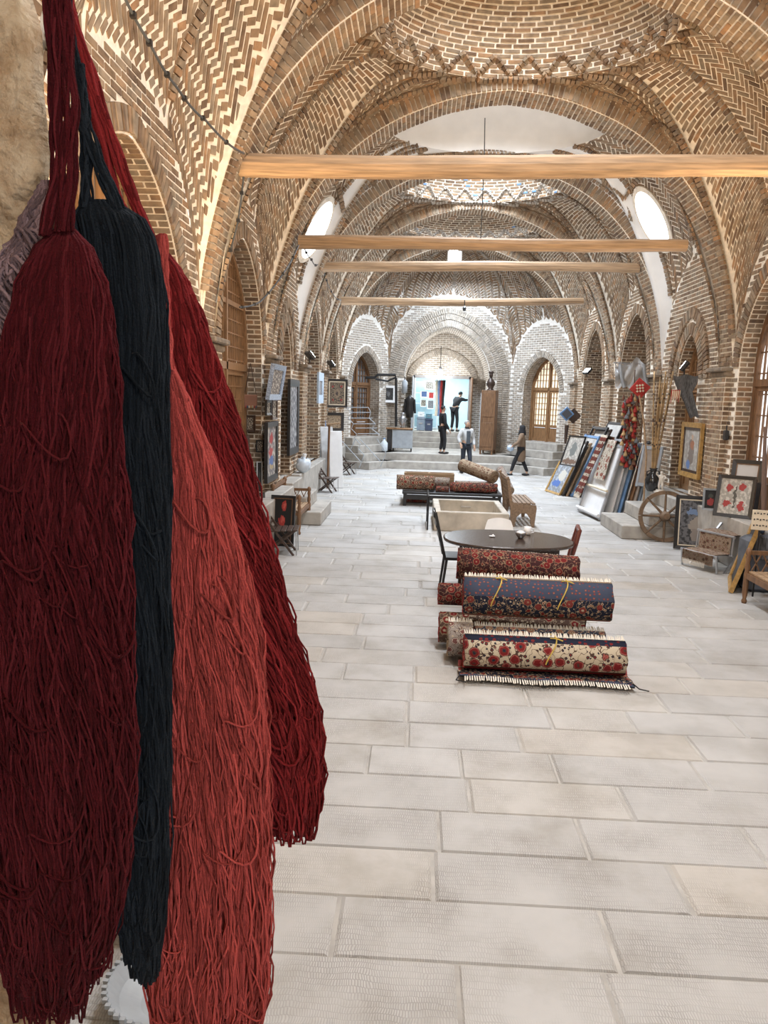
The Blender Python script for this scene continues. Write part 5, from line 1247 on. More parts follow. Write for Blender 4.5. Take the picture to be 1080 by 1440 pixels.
def folding_chair(loc, rz, label, m=DARKW, s=1.0):
    e = empty('folding_chair', loc, rz, label, 'chair', 'low folding chairs'); e.scale = (s, s, s)    # faces +x
    for y in (-.2, .2):
        MB().plank((.22, y, 0), (-.25, y, .62), .03, .045, (0, 1, 0)).build('leg', m, e); MB().plank((-.2, y * .9, .0), (.24, y * .9, .36), .028, .04, (0, 1, 0)).build('leg', m, e)
        MB().bar((.25, y, .34), (.26, y, 0), .008, 6).build('stay', STEEL, e)
    for k in range(5): MB().box((.24 - k * .085, 0, .365 - k * .004), (.07, .46, .02), bev=.004).build('seat_slat', m, e)
    for k in range(4): MB().box((-.13 - k * .035, 0, .44 + k * .062), (.018, .46, .05), Matrix()).build('back_slat', m, e)
    return e
p = G(398, 782); folding_chair((p.x - .1, p.y + .25, 0), R(5), 'dark slatted folding chair nearest the wool, before the flower picture', s=1.05)
p = G(462, 694); folding_chair((p.x - .1, p.y + .3, 0), R(-10), 'dark slatted folding chair leaning by the white board')
p = G(490, 668); folding_chair((p.x - .1, p.y + .2, 0), R(-15), 'farthest dark folding chair before the metal railing')
A_FLOW = art('art_red_flowers', (.008, .008, .009), [(.35, .35, .3, .1, (.03, .035, .035)), (.62, .3, .2, .1, (.03, .035, .035)), (.45, .5, .20, .13, (.36, .035, .03)), (.5, .53, .1, .07, (.5, .09, .07)), (.55, .82, .16, .1, (.36, .035, .03)), (.58, .84, .08, .05, (.5, .1, .08))], None, 7)
fp(378, 697, 413, 752, 11.9, 'black picture of two red flowers standing on the floor', lean=R(8), stand=0.01, ang=R(-8), fm=BLACK, a=A_FLOW, fw=.045, liner=WOOD, lw=.015, group=gL)
fp(352, 693, 373, 728, 12.0, 'dark frame with pale picture tucked behind the flower picture', lean=R(14), stand=.42, ang=R(22), fm=BLACK, a=A_INK, fw=.06, group=gL)
p = AY(398, 696, 12.9); e = empty('embroidered_bag', (p.x, 12.85, .414), 0, 'embroidered cream and red bag on the carved bench', 'bag')
MB().ball((0, 0, .11), (.12, .08, .11), 14, 8).build('bag_body', art('art_embroid', (.5, .42, .33), (), (.22, .06, .05), 9), e, smooth=True); MB().sweep([(-.06, 0, .19), (0, 0, .28), (.06, 0, .19)], .01, 6).build('strap', DARKW, e)
# leaning boards by the left wall, farther back
def leaning(label, base, ang, w, h, lean, m, t=.035, name='leaning_board', group=None, rails=None, cat='board'):
    e = empty(name, base, 0, label, cat, group); e.rotation_euler = (Matrix.Rotation(ang, 4, 'Z') @ Matrix.Rotation(-lean, 4, 'X')).to_euler()
    if rails is None: MB().box((0, 0, h / 2), (w, t, h), bev=.008).build('panel', m, e)
    else:
        for sx in (-1, 1): MB().box((sx * (w / 2 - .03), 0, h / 2), (.06, t, h), bev=.006).build('stile', rails, e)
        for z in (.05, h - .05): MB().box((0, 0, z), (w - .12, t * .9, .07), bev=.006).build('rail', rails, e)
        if m: MB().box((0, .004, h / 2), (w - .11, t * .4, h - .1)).build('panel', m, e)
    return e
gB = 'boards leaning at the left'; p = G(446, 690)
leaning('tall blue painted frame leaning at the far left wall', (p.x - .08, p.y + 1.2, 0), R(28), .5, 1.75, R(10), GREYP, name='painted_frame', rails=BLUEP, group=gB, cat='frame')
leaning('grey white board leaning between the blue frame and the brown pole', (p.x + .20, p.y + .95, 0), R(30), .36, 1.6, R(10), mat('dull_white', (.55, .56, .57), .6), group=gB)
leaning('clean white board with dark latch leaning frontmost at left', (p.x + .42, p.y + .72, 0), R(24), .36, 1.5, R(9), WHITE, t=.06, group=gB)
e = empty('wooden_pole', (p.x + .20, p.y + .55, 0), 0, 'brown wooden pole with a short crossbar before the white boards', 'pole'); MB().bar((0, 0, 0), (.0, .14, 1.68), .03).build('shaft', WOOD, e); MB().bar((-.05, .12, 1.66), (.28, .1, 1.7), .025).build('crossbar', LOG, e)
p = G(437, 705); e = empty('metal_chair', (p.x - .45, p.y + .6, 0), R(15), 'folded metal chair with beige canvas by the left steps', 'chair')
for y in (-.22, .22): MB().sweep([(.2, y, 0), (.12, y, .45), (-.1, y, .85)], .014, 6).build('frame_tube', STEEL, e); MB().bar((-.2, y, 0), (.16, y, .42), .014, 6).build('frame_tube', STEEL, e)
MB().box((.0, 0, .44), (.36, .42, .02), bev=.006).build('seat', CREAM, e); MB().box((-.06, 0, .7), (.02, .42, .26), Matrix(), bev=.006).build('backrest', CREAM, e); MB().plank((.22, 0, .08), (.13, 0, .42), .4, .012, (1, 0, 0)).build('canvas_front', CREAM, e)
p = AX(427, 655, XL + .3); e = empty('plastic_bag', (XL + .2, 16.3, PL), 0, 'crumpled pale plastic bag on the left ledge', 'bag'); V = MB().ball((0, 0, .16), (.16, .2, .16), 14, 9)
V.V = [v * (1 + .12 * math.sin(v.x * 40 + v.y * 31 + v.z * 27)) for v in V.V]; V.build('bag_body', mat('pale_plastic', (.52, .58, .64), .35), e, smooth=True); MB().bar((0, 0, .28), (.03, 0, .4), .03, 6, .05).build('knot', WHITE, e)
# metal railing at the far left steps
e = empty('metal_railing', G(503, 656), 0, 'thin grey zigzag metal railing by the far left door', 'railing'); b = e.location.copy(); Yr = 25.3
def rl(pts, Y=Yr): MB().sweep([AY(x, y, Y) - b for x, y in pts], .014, 6).build('rail_bar', GREYP, e)
for k, y in enumerate((573, 580, 588, 596, 602, 610)): x0 = 488 + k * 3; rl([(x0, y), (x0 + 30, y)], Yr + .2 + k * .02)
rl([(487, 573), (494, 580), (490, 588), (497, 596), (494, 603), (502, 611), (497, 617)]); rl([(518, 573), (521, 580), (519, 588), (528, 596), (523, 603), (533, 611)])
for x in (478, 506): rl([(x, 617), (x + 29, 649)], Yr - .4)
rl([(500, 617), (492, 634)], Yr - .3); rl([(500, 617), (507, 625), (504, 631), (512, 640), (505, 658)], Yr - .4); rl([(530, 617), (543, 637), (535, 656)], Yr - .4)

# ---------------------------------------------------------------- tea stall left of the portal
p = G(562, 634, .5); Yt = 27.6; e = empty('tea_counter', (X_(562, 620, Yt), Yt, .5), 0, 'grey metal tea counter with yellow top left of the portal', 'counter')
MB().box((.1, 0, .45), (.72, .5, .66), bev=.01).build('cabinet', GREYP, e); MB().box((-.02, 0, .81), (.95, .55, .05), bev=.01).build('counter_top', WOOD2, e)
for sx in (-.22, .42): MB().box((sx, 0, .06), (.05, .4, .12)).build('foot', BLKMET, e)
MB().box((-.37, 0, .42), (.16, .46, .72), bev=.01).build('gas_unit', BLACK, e)
e = empty('samovar', (X_(566, 590, Yt) , Yt, 1.336), 0, 'silver samovar on the tea counter', 'samovar')
MB().lathe([(.07, 0), (.08, .03), (.04, .06), (.1, .12), (.125, .25), (.12, .36), (.08, .4), (.05, .43), (.06, .46), (.09, .52), (.04, .54)], 20).build('urn', STEEL, e, smooth=True); MB().bar((0, -.1, .16), (0, -.18, .15), .014).build('tap', STEEL, e)
for sx in (-1, 1): MB().sweep([(sx * .11, 0, .2), (sx * .17, 0, .24), (sx * .17, 0, .3), (sx * .11, 0, .32)], .01, 6).build('handle', BLACK, e)
e = empty('black_pipe', AY(516, 531, 27.2), 0, 'black stove pipe bracket jutting from the end wall', 'pipe'); b = e.location.copy()
MB().sweep([AY(x, y, 27.3) - b for x, y in ((514, 531), (527, 531), (531, 527), (556, 527), (557, 533), (557, 600))], .045, 8).build('pipe_run', BLKMET, e); MB().sweep([AY(x, y, 27.3) - b for x, y in ((528, 533), (545, 536), (556, 531))], .035, 8).build('brace', BLKMET, e)
e = empty('water_dispenser', (X_(569, 540, 28.2), 28.35, 2.55), 0, 'grey cylinder hung on the wall above the samovar', 'dispenser')
MB().lathe([(.02, 0), (.1, .03), (.1, .42), (.06, .47), (.03, .5)], 16).build('tank', GREYP, e, smooth=True); MB().bar((0, 0, .5), (0, 0, .62), .02).build('valve', BLKMET, e)
e = empty('hanging_coat', (X_(576, 575, 28.3), 28.42, 1.7), 0, 'dark coat hanging beside the samovar', 'coat')
MB().lathe([(.13, 0), (.15, .2), (.13, .55), (.16, .68), (.06, .78), (.02, .82)], 12).build('coat_body', BLACK, e, smooth=True)
for sx in (-1, 1): MB().bar((sx * .15, 0, .66), (sx * .2, 0, .15), .05, 8, .04).build('sleeve', BLACK, e)
e = empty('water_bottle', (X_(540, 618, 27.0), 27.2, .5), 0, 'clear plastic water bottle on the platform by the railing', 'bottle')
MB().lathe([(.12, 0), (.13, .03), (.13, .3), (.04, .4), (.04, .44)], 16).build('bottle_body', mat('clear_plastic', (.6, .66, .7), .2), e, smooth=True); MB().lathe([(.045, .44), (.045, .48)], 12).build('cap', BLUEP, e)
# cabinet with statue at the right of the portal
Yc_ = 27.7; xc_ = X_(686, 620, Yc_); e = empty('display_cabinet', (xc_, Yc_, .5), R(-12), 'tall brown cabinet with glass front right of the portal', 'cabinet')
MB().box((0, 0, 1.2), (.5, .9, 2.1), bev=.01).build('body', WOOD, e)
for z in (.7, 1.75): MB().box((0, -.455, z), (.38, .02, .85), bev=.008).build('panel', WOOD, e)
for y in (-.22, .22): MB().box((-.262, y, 1.2), (.02, .4, 1.9)).build('glass_door', mat('cabinet_glass', (.5, .55, .58), .1, var=.3), e)
for sx in (-1, 1):
    for sy in (-1, 1): MB().box((sx * .2, sy * .4, .075), (.06, .06, .15)).build('leg', WOOD, e)
# ---------------------------------------------------------------- right side: leaning frames and boards
gF = 'frames stacked leaning at the far right'
cols = [GOLD, BLACK, LOG, BLUEP, BLACK, DARKW, WHITE, BLACK, DARKW]
des = ['gilt edged', 'slim black', 'pale wood', 'blue painted', 'broad black', 'dark brown', 'white', 'tallest black', 'rearmost dark']
hs = [.95, 1.55, 1.5, 1.7, 1.95, 1.9, 1.7, 2.1, 2.0]
A_BLUE = art('art_blue', (.34, .38, .44), [(.4, .3, .3, .12, (.07, .14, .38)), (.6, .6, .25, .2, (.5, .48, .42))], (.20, .21, .22), 8)
pf = G(776, 694)
for i in range(9):
    m_ = cols[i]; x = pf.x + .02 + .105 * i; y = pf.y - .55 + .03 * (i % 3) - .04 * i
    if i == 0: picture('gilt edged blue picture leaning frontmost of the far right stack', (x, y + .6, 0), R(-78), 1.0, .9, R(24), fw=.06, fm=GOLD, a=A_BLUE, depth=.05, group=gF)
    else: leaning('%s frame, number %d in the leaning stack at far right' % (des[i], i + 1), (x, y + .55, 0), R(-82), 1.05, hs[i], R(22), mat('canvas_back', (.46, .44, .41), .8) if i % 2 else None, t=.05, name='leaning_artwork', group=gF, rails=m_, cat='artwork')
p = AY(798, 655, 19.55); picture('dark framed tree picture hung on the front of the leaning stack', p, R(-62), .62, .80, R(20), fw=.03, fm=BLACK, a=art('art_tree', (.50, .47, .42), [(.5, .55, .2, .25, (.16, .17, .16)), (.5, .12, .5, .1, (.16, .10, .07))], (.32, .30, .27), 9), group=gR)
p = AX(797, 580, 4.6); e = empty('diamond_textile', AY(797, 582, 20.9), 0, 'blue edged dark diamond textile hung above the leaning stack', 'textile')
MB(Matrix.Rotation(R(45), 4, 'Y')).box((0, 0, 0), (.28, .03, .28), bev=.008).build('border', BLUEP, e); MB(Matrix.Rotation(R(45), 4, 'Y')).box((0, -.018, 0), (.2, .012, .2)).build('field', art('art_dk', (.03, .035, .045), (), (.08, .08, .09), 9), e)
MB(Matrix.Rotation(R(45), 4, 'Y')).box((.17, .06, .1), (.3, .03, .3), bev=.008).build('backing', DARKW, e); MB().bar((.03, .05, -.3), (.02, .05, -.8), .06, 8, .03).build('hanging_tail', DARKW, e)
# loom panel with rugs over it
KILIM = carpet('striped_runner', (.50, .44, .35), BRN, (.16, .03, .025), (.06, .05, .05), (.12, .08, .06), (.13, .04, .03), 14, .05)
FLORAL = carpet('cream_floral_rug', (.48, .43, .36), (.25, .2, .15), (.26, .05, .04), TANC, (.12, .1, .08), None, 9)
pa, pb = G(813, 719), G(843, 733)
angp = math.atan2(pb.y - pa.y, pb.x - pa.x); wl = (pb - pa).length
e = leaning('white canvas loom panel leaning on the boards at right', ((pa.x + pb.x) / 2, (pa.y + pb.y) / 2, .02), angp, wl, 1.62, R(14), WHITE, t=.05, name='loom_panel', rails=mat('silver_paint', (.48, .50, .53), .4, metal=.4), cat='loom')
MB().bar((-wl / 2, -.07, .62), (wl / 2 + .08, -.07, .62), .028).build('roller', CREAM, e); MB().bar((-wl / 2, -.05, .08), (wl / 2, -.05, .08), .04).build('roller', WHITE, e)
def drape(label, M, pts, w, m, name='draped_rug', fr=True, skew=0.0):
    """strip of cloth along the side profile pts [(y,z)], width w along local x"""
    e = empty(name, (0, 0, 0), 0, label, 'rug'); e.matrix_world = M; V = []; UV = []; S = 0; n = 8
    P = []
    for (a, b) in zip(pts[:-1], pts[1:]):
        for k in range(6): P.append((a[0] + (b[0] - a[0]) * k / 6, a[1] + (b[1] - a[1]) * k / 6))
    P.append(pts[-1])
    for i, (y, z) in enumerate(P):
        if i: S += math.hypot(y - P[i - 1][0], z - P[i - 1][1])
        for j in range(n + 1):
            x = -w / 2 + w * j / n + skew * S; V.append((x, y - .012 * math.sin(j * 1.9 + i * .3), z)); UV.append((x - skew * S, S))
    nn = len(V); V += [(x, y + .014, z) for x, y, z in V]; UV += UV; Fc = []
    for i in range(len(P) - 1):
        for j in range(n): a = i * (n + 1) + j; Fc += [(a, a + n + 1, a + n + 2, a + 1), (nn + a, nn + a + 1, nn + a + n + 2, nn + a + n + 1)]
    mesh('rug_body', V, Fc, m, e, smooth=True, uv=UV)
    if fr:
        mb = MB()
        for j in range(int(w / .022)): x = -w / 2 + (j + .5) * .022 + skew * S; y, z = P[-1]; mb.bar((x, y, z), (x + .006, y, z - .07), .004, 4)
        tag(mb.build('fringe', FRINGE, e), kind='stuff')
    return e
ML = e.matrix_world.copy() if False else (Matrix.Translation(((pa.x + pb.x) / 2, (pa.y + pb.y) / 2, .02)) @ Matrix.Rotation(angp, 4, 'Z') @ Matrix.Rotation(-R(14), 4, 'X'))
drape('cream floral rug draped over the top of the loom panel', ML @ Matrix.Translation((.12, -.055, 0)), [(.09, 1.30), (.08, 1.66), (-.01, 1.67), (-.02, 1.2), (-.02, .80)], .62, FLORAL, fr=False)
drape('long striped runner hanging slantwise over the loom panel', ML @ Matrix.Translation((-.06, -.10, 0)), [(.12, 1.4), (.10, 1.74), (-.02, 1.74), (-.03, 1.1), (-.05, .34)], .40, KILIM, skew=-.32)
gR2 = 'boards leaning right of the loom panel'
for i, (m_, h, nm) in enumerate([(WHITE, 1.6, 'white'), (GREYP, 1.7, 'pale grey'), (BLUEP, 1.62, 'slate blue'), (STEEL, 1.66, 'steel grey'), (WOOD, 1.5, 'brown wooden'), (mat('taupe_board', (.30, .25, .21), .7), 1.6, 'taupe'), (mat('slate_paint', (.20, .24, .29), .5), 1.45, 'dark slate')]):
    leaning('%s board, leaning in the row right of the loom' % nm, (pb.x + .10 + .075 * i, pb.y + .42 - .03 * i, .01), R(-70), .75, h, R(13), m_, t=.04, group=gR2)
leaning('wide grey board standing on the steps behind the tassels', (4.62, 15.55, .76), R(-55), .5, .85, R(10), mat('taupe_board', (.30, .25, .21), .7), rails=GREYP, group=gR2)
# staff with red diamond and long string of tassels
sx0 = 15.9; p = AY(892, 548, sx0); e = empty('tassel_string', AY(888, 655, sx0), 0, 'long string of red and tan tassels with a red diamond cloth on top', 'hanging'); b = e.location.copy()
MB(Matrix.Translation(AY(900, 546, sx0 - .1) - b) @ Matrix.Rotation(R(38), 4, 'Y')).box((0, 0, 0), (.3, .03, .3), bev=.008).build('diamond_cloth', RED, e)
mb = MB(Matrix.Translation(AY(900, 546, sx0 - .12) - b) @ Matrix.Rotation(R(38), 4, 'Y'))
for i in range(-2, 3):
    for j in range(-2, 3):
        if (i + j) % 2 == 0 and abs(i) + abs(j) < 4: mb.box((i * .04, -.004, j * .04), (.034, .02, .034))
mb.build('woven_motif', CREAM, e)
MB().sweep([AY(893, 520, sx0) - b, AY(888, 600, sx0) - b, Vector((0, 0, 0))], .012, 6).build('cord', DARKW, e)
TAS = [mat('dark_red_wool', (.20, .025, .022), .9), mat('tan_wool', (.42, .28, .14), .9), mat('grey_wool', (.14, .15, .17), .9), RED, mat('brown_wool', (.14, .065, .04), .9)]
for k in range(120):
    yy = 556 + 100 * (k / 120); xx = 888 - 3 * (k / 120) + 12 * math.sin(k * 2.4) * (.4 + .6 * rng.random()); c = AY(xx, yy, sx0 - .06 * math.cos(k * 1.7)) - b; r_ = .032 + .022 * rng.random()
    MB().lathe([(r_ * .9, -.08), (r_, -.06), (r_ * .75, -.02), (.012, .02), (.018, .03), (.006, .04)], 8, c).build('tassel', TAS[(k * 7 + k // 5) % 5], e, smooth=True)
e = empty('wooden_staff', G(905, 706, .5), 0, 'thin bent wooden staff standing by the tassel string', 'staff'); b = e.location.copy()
e.location.z = .5; MB().sweep([(0, 0, 0), AY(909, 640, 15.4) - b, AY(905, 590, 15.5) - b, AY(899, 556, 15.6) - b], .018, 8).build('shaft', LOG, e); MB().lathe([(.03, 0), (.045, .03), (.02, .07)], 8, AY(912, 625, 15.35) - b).build('knob', BLACK, e)
e = empty('plastic_sheet', AY(885, 543, 17.2), 0, 'cloudy plastic sheet hung across the arch above the tassels', 'sheet'); b = e.location.copy(); V = []; UV = []
for j in range(9):
    for i in range(13): q = AY(865 + 40 * i / 12, 510 + 34 * j / 8 + 5 * math.sin(i * .5) * (1 - j / 8) + 3 * math.sin(i * 1.2), 17.3 + .06 * math.sin(i * 1.4 + j)) - b; V.append(q)
nn = len(V); V += [v + Vector((0, .006, 0)) for v in V]
mesh('sheet_body', V, [(j * 13 + i, j * 13 + i + 1, j * 13 + i + 14, j * 13 + i + 13) for j in range(8) for i in range(12)] + [(nn + j * 13 + i, nn + j * 13 + i + 13, nn + j * 13 + i + 14, nn + j * 13 + i + 1) for j in range(8) for i in range(12)], mat('cloudy_plastic', (.46, .47, .48), .25, var=.3, scale=3), e, smooth=True)
MB().bar(AY(863, 510, 17.3) - b, AY(906, 512, 17.3) - b, .012, 6).build('hanging_rod', STEEL, e)
for x in (872, 905): MB().sweep([AY(x, 512, 17.25) - b, AY(x + 2, 530, 17.25) - b, AY(x + 6, 545, 17.25) - b], .04, 6).build('dark_ribbon', GREYP, e)
# vase, bamboo, figurine on the top step
pv = Vector((4.55, 14.95, .75)); px, py, _ = proj(np.array(pv)); zt_ = .75
vx = AY(917, 686, 15.0).x; e = empty('dark_vase', (vx, 15.0, .752), 0, 'glossy black glazed vase on the top right step', 'vase')
MB().lathe([(.08, 0), (.1, .02), (.14, .12), (.145, .22), (.11, .32), (.06, .37), (.06, .42), (.085, .45), (.07, .45), (.045, .42)], 24).build('vase_body', mat('black_glaze', (.012, .014, .016), .12, spec=.7), e, smooth=True)
for s_ in (-1, 1): MB().sweep([(s_ * .06, 0, .4), (s_ * .12, 0, .38), (s_ * .12, 0, .3)], .012, 6).build('handle', mat('black_glaze', (0, 0, 0)), e)
BAM = mat('bamboo', (.36, .24, .12), .55, var=.55, scale=5, stretch=(1, 1, 1.2))
for k in range(9):
    xb = 914 + 1.1 * k; xt = 926 + 2.6 * k - (6 if k % 3 == 0 else 0); yt = 522 + 8 * (k % 4); a_, b_ = Vector((vx - .03 + .0065 * k, 15.0 + .012 * (k % 3) - .01, 1.12)), AY(xt, yt, 15.3)
    e = empty('bamboo_pole', a_, 0, 'bamboo pole standing in the black vase, %s from the left' % ('first', 'second', 'third', 'fourth', 'fifth', 'sixth', 'seventh', 'eighth', 'ninth')[k], 'pole', 'bamboo poles in the vase'); d = b_ - a_
    P = [d * (i / 12) for i in range(13)]; MB().sweep(P, [.014 + (.003 if i % 2 else 0) for i in range(13)], 7).build('cane', BAM, e)
    for i in (3, 6, 9): MB().sweep([d * (i / 12) - d.normalized() * .008, d * (i / 12) + d.normalized() * .06], .0165, 7).build('dark_node', DARKW, e)
# textile fringe under the floodlight
e = empty('fringed_scarf', AX(963, 560, XR - .2), 0, 'grey fringed scarf hanging slantwise under the right floodlight', 'scarf'); b = e.location.copy(); Xs = XR - .35
V = []; L_ = [(947, 528, 982, 528), (950, 540, 980, 540), (955, 552, 974, 550), (962, 565, 977, 563), (970, 587, 983, 586)]
for x0, y0, x1, y1 in L_:
    for i in range(7): V.append(AY(x0 + (x1 - x0) * i / 6, y0 + (y1 - y0) * i / 6 + 1.5 * math.sin(i * 1.5), 14.25 + .03 * math.sin(i * 2)) - b)
nn = len(V); V += [v + Vector((0, .02, 0)) for v in V]
mesh('scarf_body', V, [(j * 7 + i, j * 7 + i + 1, j * 7 + i + 8, j * 7 + i + 7) for j in range(4) for i in range(6)] + [(nn + j * 7 + i, nn + j * 7 + i + 7, nn + j * 7 + i + 8, nn + j * 7 + i + 1) for j in range(4) for i in range(6)], mat('grey_scarf', (.10, .105, .115), .8, var=.7, scale=14, stretch=(8, 1, 1)), e, smooth=True)
for i in range(14): MB().bar(AY(945 + i * .9, 548 + (i % 3), 14.2) - b, AY(943 + i * .9, 566 - (i % 4) * 2, 14.2) - b, .012, 5, .006).build('tassel', CREAM if i % 3 else RED, e)
wp('R', 958, 594, 986, 672, 'gilt framed painting of a standing figure on the right pier', off=.06, fm=GOLD, a=art('art_portrait', (.42, .40, .37), [(.5, .45, .2, .35, (.18, .15, .13)), (.55, .62, .12, .12, (.30, .13, .07)), (.35, .12, .15, .1, (.12, .2, .4)), (.52, .8, .09, .07, (.4, .28, .2))], (.30, .28, .25), 7), fw=.09, liner=DARKW, lw=.05, depth=.06, group=gR)
e = empty('switch_box', AX(1021, 612, XR - .06), 0, 'small black switch box on the right wall', 'switch'); MB().box((0, 0, 0), (.07, .09, .16), bev=.01).build('box', BLACK, e); MB().bar((0, 0, .08), (0, 0, .16), .012).build('conduit', BLACK, e)
# ---------------------------------------------------------------- wagon wheel
pw = G(933, 762); rw_ = .455; e = empty('wagon_wheel', (pw.x, pw.y, 0), R(-4), 'old wooden wagon wheel with eight spokes leaning on the right steps', 'wheel'); e.rotation_euler = (-R(7), 0, R(-4))
OLD = mat('old_wood', (.16, .105, .065), .8, var=.45, scale=7, bmp=.5)
for k in range(8):
    P = [(rw_ * .93 * math.cos(w), 0, rw_ + rw_ * .93 * math.sin(w)) for w in np.linspace(k * math.pi / 4 + .01, (k + 1) * math.pi / 4 - .01, 9)]; mb = MB()
    for a_, b_ in zip(P[:-1], P[1:]): mb.plank(a_, b_, .07, .066, Vector(a_) - Vector((0, 0, rw_)))
    mb.build('felloe', OLD, e)
    w = k * math.pi / 4 + math.pi / 8 * 0; MB().bar((.07 * math.cos(w), 0, rw_ + .07 * math.sin(w)), (rw_ * .9 * math.cos(w), 0, rw_ + rw_ * .9 * math.sin(w)), .024, 8, .018).build('spoke', OLD, e)
MB(Matrix.Translation((0, 0, rw_)) @ Matrix.Rotation(R(90), 4, 'X')).lathe([(.05, -.12), (.085, -.08), (.095, 0), (.085, .08), (.055, .14), (.03, .14)], 16).build('hub', OLD, e)
# pictures by the right window
A_BIRD = art('art_bird', (.014, .015, .018), [(.45, .45, .26, .2, (.24, .21, .18)), (.6, .62, .2, .07, (.30, .26, .22)), (.32, .22, .1, .15, (.20, .17, .15)), (.85, .55, .09, .11, (.42, .34, .26)), (.25, .75, .1, .07, (.12, .18, .30)), (.6, .85, .1, .06, (.30, .25, .2)), (.55, .12, .14, .06, (.12, .2, .3))], (.10, .10, .11), 12)
p0, p1 = G(958, 772), G(1005, 792)
picture('large black framed picture of a pale bird leaning at right', ((p0.x + p1.x) / 2 + .24, (p0.y + p1.y) / 2 + .42, .01), R(-14), .94, .92, R(16), fw=.06, fm=BLACK, a=A_BIRD, liner=CREAM, lw=.02, depth=.05, group=gR)
A_ROSE = art('art_roses', (.56, .54, .50), [(.3, .75, .12, .1, (.34, .04, .04)), (.72, .78, .12, .1, (.34, .04, .04)), (.28, .3, .12, .1, (.34, .04, .04)), (.72, .25, .1, .12, (.34, .04, .04)), (.5, .5, .05, .3, (.08, .08, .07))], (.34, .33, .30), 9)
fp(1008, 668, 1050, 724, 11.75, 'white picture with red roses in a black frame on the right ledge', ang=R(-35), lean=R(14), stand=PL + .002, fm=BLACK, a=A_ROSE, fw=.05, group=gR)
fp(1026, 646, 1060, 712, 12.2, 'white picture of a black cypress behind the rose picture', ang=R(-35), lean=R(12), stand=PL + .002, fm=BLACK, a=art('art_cypress', (.54, .53, .52), [(.5, .3, .3, .12, (.03, .03, .03)), (.5, .45, .18, .12, (.04, .04, .04)), (.5, .6, .08, .1, (.03, .03, .03))], None, 9), fw=.06, liner=WOOD, lw=.015, group=gR)
fp(989, 687, 1009, 707, 12.5, 'small grey framed picture with one red rose behind the bird picture', ang=R(-15), lean=R(8), stand=PL + .002 - .0, fm=GREYP, a=art('art_onerose', (.012, .012, .013), [(.5, .35, .28, .22, (.3, .04, .04)), (.5, .7, .2, .12, (.05, .06, .05))], None, 7), fw=.03, group=gR)
# metal folding stand with kilim seats
e = empty('folding_stand', G(1000, 812), 0, 'steel folding step seat covered with woven kilim at right', 'seat'); b = e.location.copy(); KM = carpet('kilim_seat', (.26, .2, .15), TANC, BRN, (.2, .05, .04), (.13, .1, .08), None, 16)
def gz(x, y, z): return G(x, y, z) - b
fA, fB = gz(957, 794, 0), gz(990, 814, 0); u = (fB - fA).normalized(); u.z = 0; u.normalize(); v = Vector((-u.y, u.x, 0))
if v.x < 0: v = -v
u = Vector((.42, -.9, 0)).normalized(); v = Vector((.9, .42, 0)); o_ = Vector(fA)
def q_(a_, c, z): return o_ + u * a_ + v * c * .8 + Vector((0, 0, z))
Lq = .68
for a_ in (0, Lq):
    MB().bar(q_(a_, .0, .24), q_(a_, .04, 0), .016).build('leg', STEEL, e); MB().plank(q_(a_, .22, .0), q_(a_, .95, .62), .02, .035, u).build('brace', STEEL, e); MB().bar(q_(a_, .36, .26), q_(a_, .38, .52), .014).build('post', STEEL, e); MB().bar(q_(a_, .78, .52), q_(a_, .95, .0), .016).build('leg', STEEL, e)
for c, z in ((0, .25), (.36, .25), (.38, .53), (.78, .53)): MB().bar(q_(-.02, c, z), q_(Lq + .02, c, z), .018).build('cross_bar', STEEL, e)
def cloth(nm, pts, ext=.0):
    V = []; UV = []
    for k, (c, z) in enumerate(pts):
        for j in range(7): V.append(q_(.04 + (Lq - .08) * j / 6, c, z + .004 * math.sin(j * 2 + k))); UV.append((j * .08, k * .12))
    n_ = len(V); V += [p_ - Vector((0, 0, .012)) for p_ in V]; UV += UV; Fc = [(k * 7 + j, k * 7 + j + 1, k * 7 + j + 8, k * 7 + j + 7) for k in range(len(pts) - 1) for j in range(6)]; Fc += [tuple(n_ + i for i in f[::-1]) for f in Fc]
    mesh(nm, V, Fc, KM, e, uv=UV)
cloth('lower_seat', [(-.03, .12), (-.03, .26), (.1, .272), (.25, .272), (.36, .275), (.37, .4), (.375, .545), (.5, .548), (.65, .548), (.79, .55)])
mb = MB()
for j in range(24): a_ = .05 + .45 * j / 24; mb.bar(q_(a_, -.03, .13), q_(a_, -.035, .05), .004, 4)
tag(mb.build('fringe', FRINGE, e), kind='stuff')
# golden frame edge leaning near the right bench, dotted sign, hangings
p = G(1033, 836); picture('large gilt frame seen edge-on before the right bench', (p.x + .14, p.y + .5, .01), R(-111), .95, .95, R(16), fw=.05, fm=GOLD, a=A_DARK, depth=.06, group=gR)
e = empty('dotted_sign', AY(1068, 746, 9.6), R(-20), 'cream sign with dark dash rows near the right edge', 'sign'); MB().box((0, 0, .13), (.2, .012, .25), bev=.004).build('board', CREAM, e)
mb = MB()
for r_ in range(3):
    for k in range(5): mb.box((-.07 + k * .035, -.008, .06 + r_ * .075 + .006 * (k % 2)), (.024 if k % 2 else .014, .006, .012 if k % 2 else .02))
mb.build('dash_rows', BLACK, e); MB().bar((0, .01, 0), (0, .03, -.85), .012).build('stand_post', BLKMET, e)
e = empty('beaded_hanging', AY(1074, 770, 10.6), 0, 'patterned beaded hanging at the right edge by the window', 'hanging'); b = e.location.copy()
MB().sweep([AY(1076, 600, 10.6) - b, AY(1074, 690, 10.6) - b, Vector((0, 0, 0))], [.02, .035, .025], 8).build('woven_band', art('art_band', (.45, .38, .28), (), (.08, .03, .03), 16), e)
for k in range(6): MB().ball(AY(1067 + 2 * (k % 3), 735 + 6 * k, 10.55) - b, .035).build('pompon', BEADS[k % 5], e)
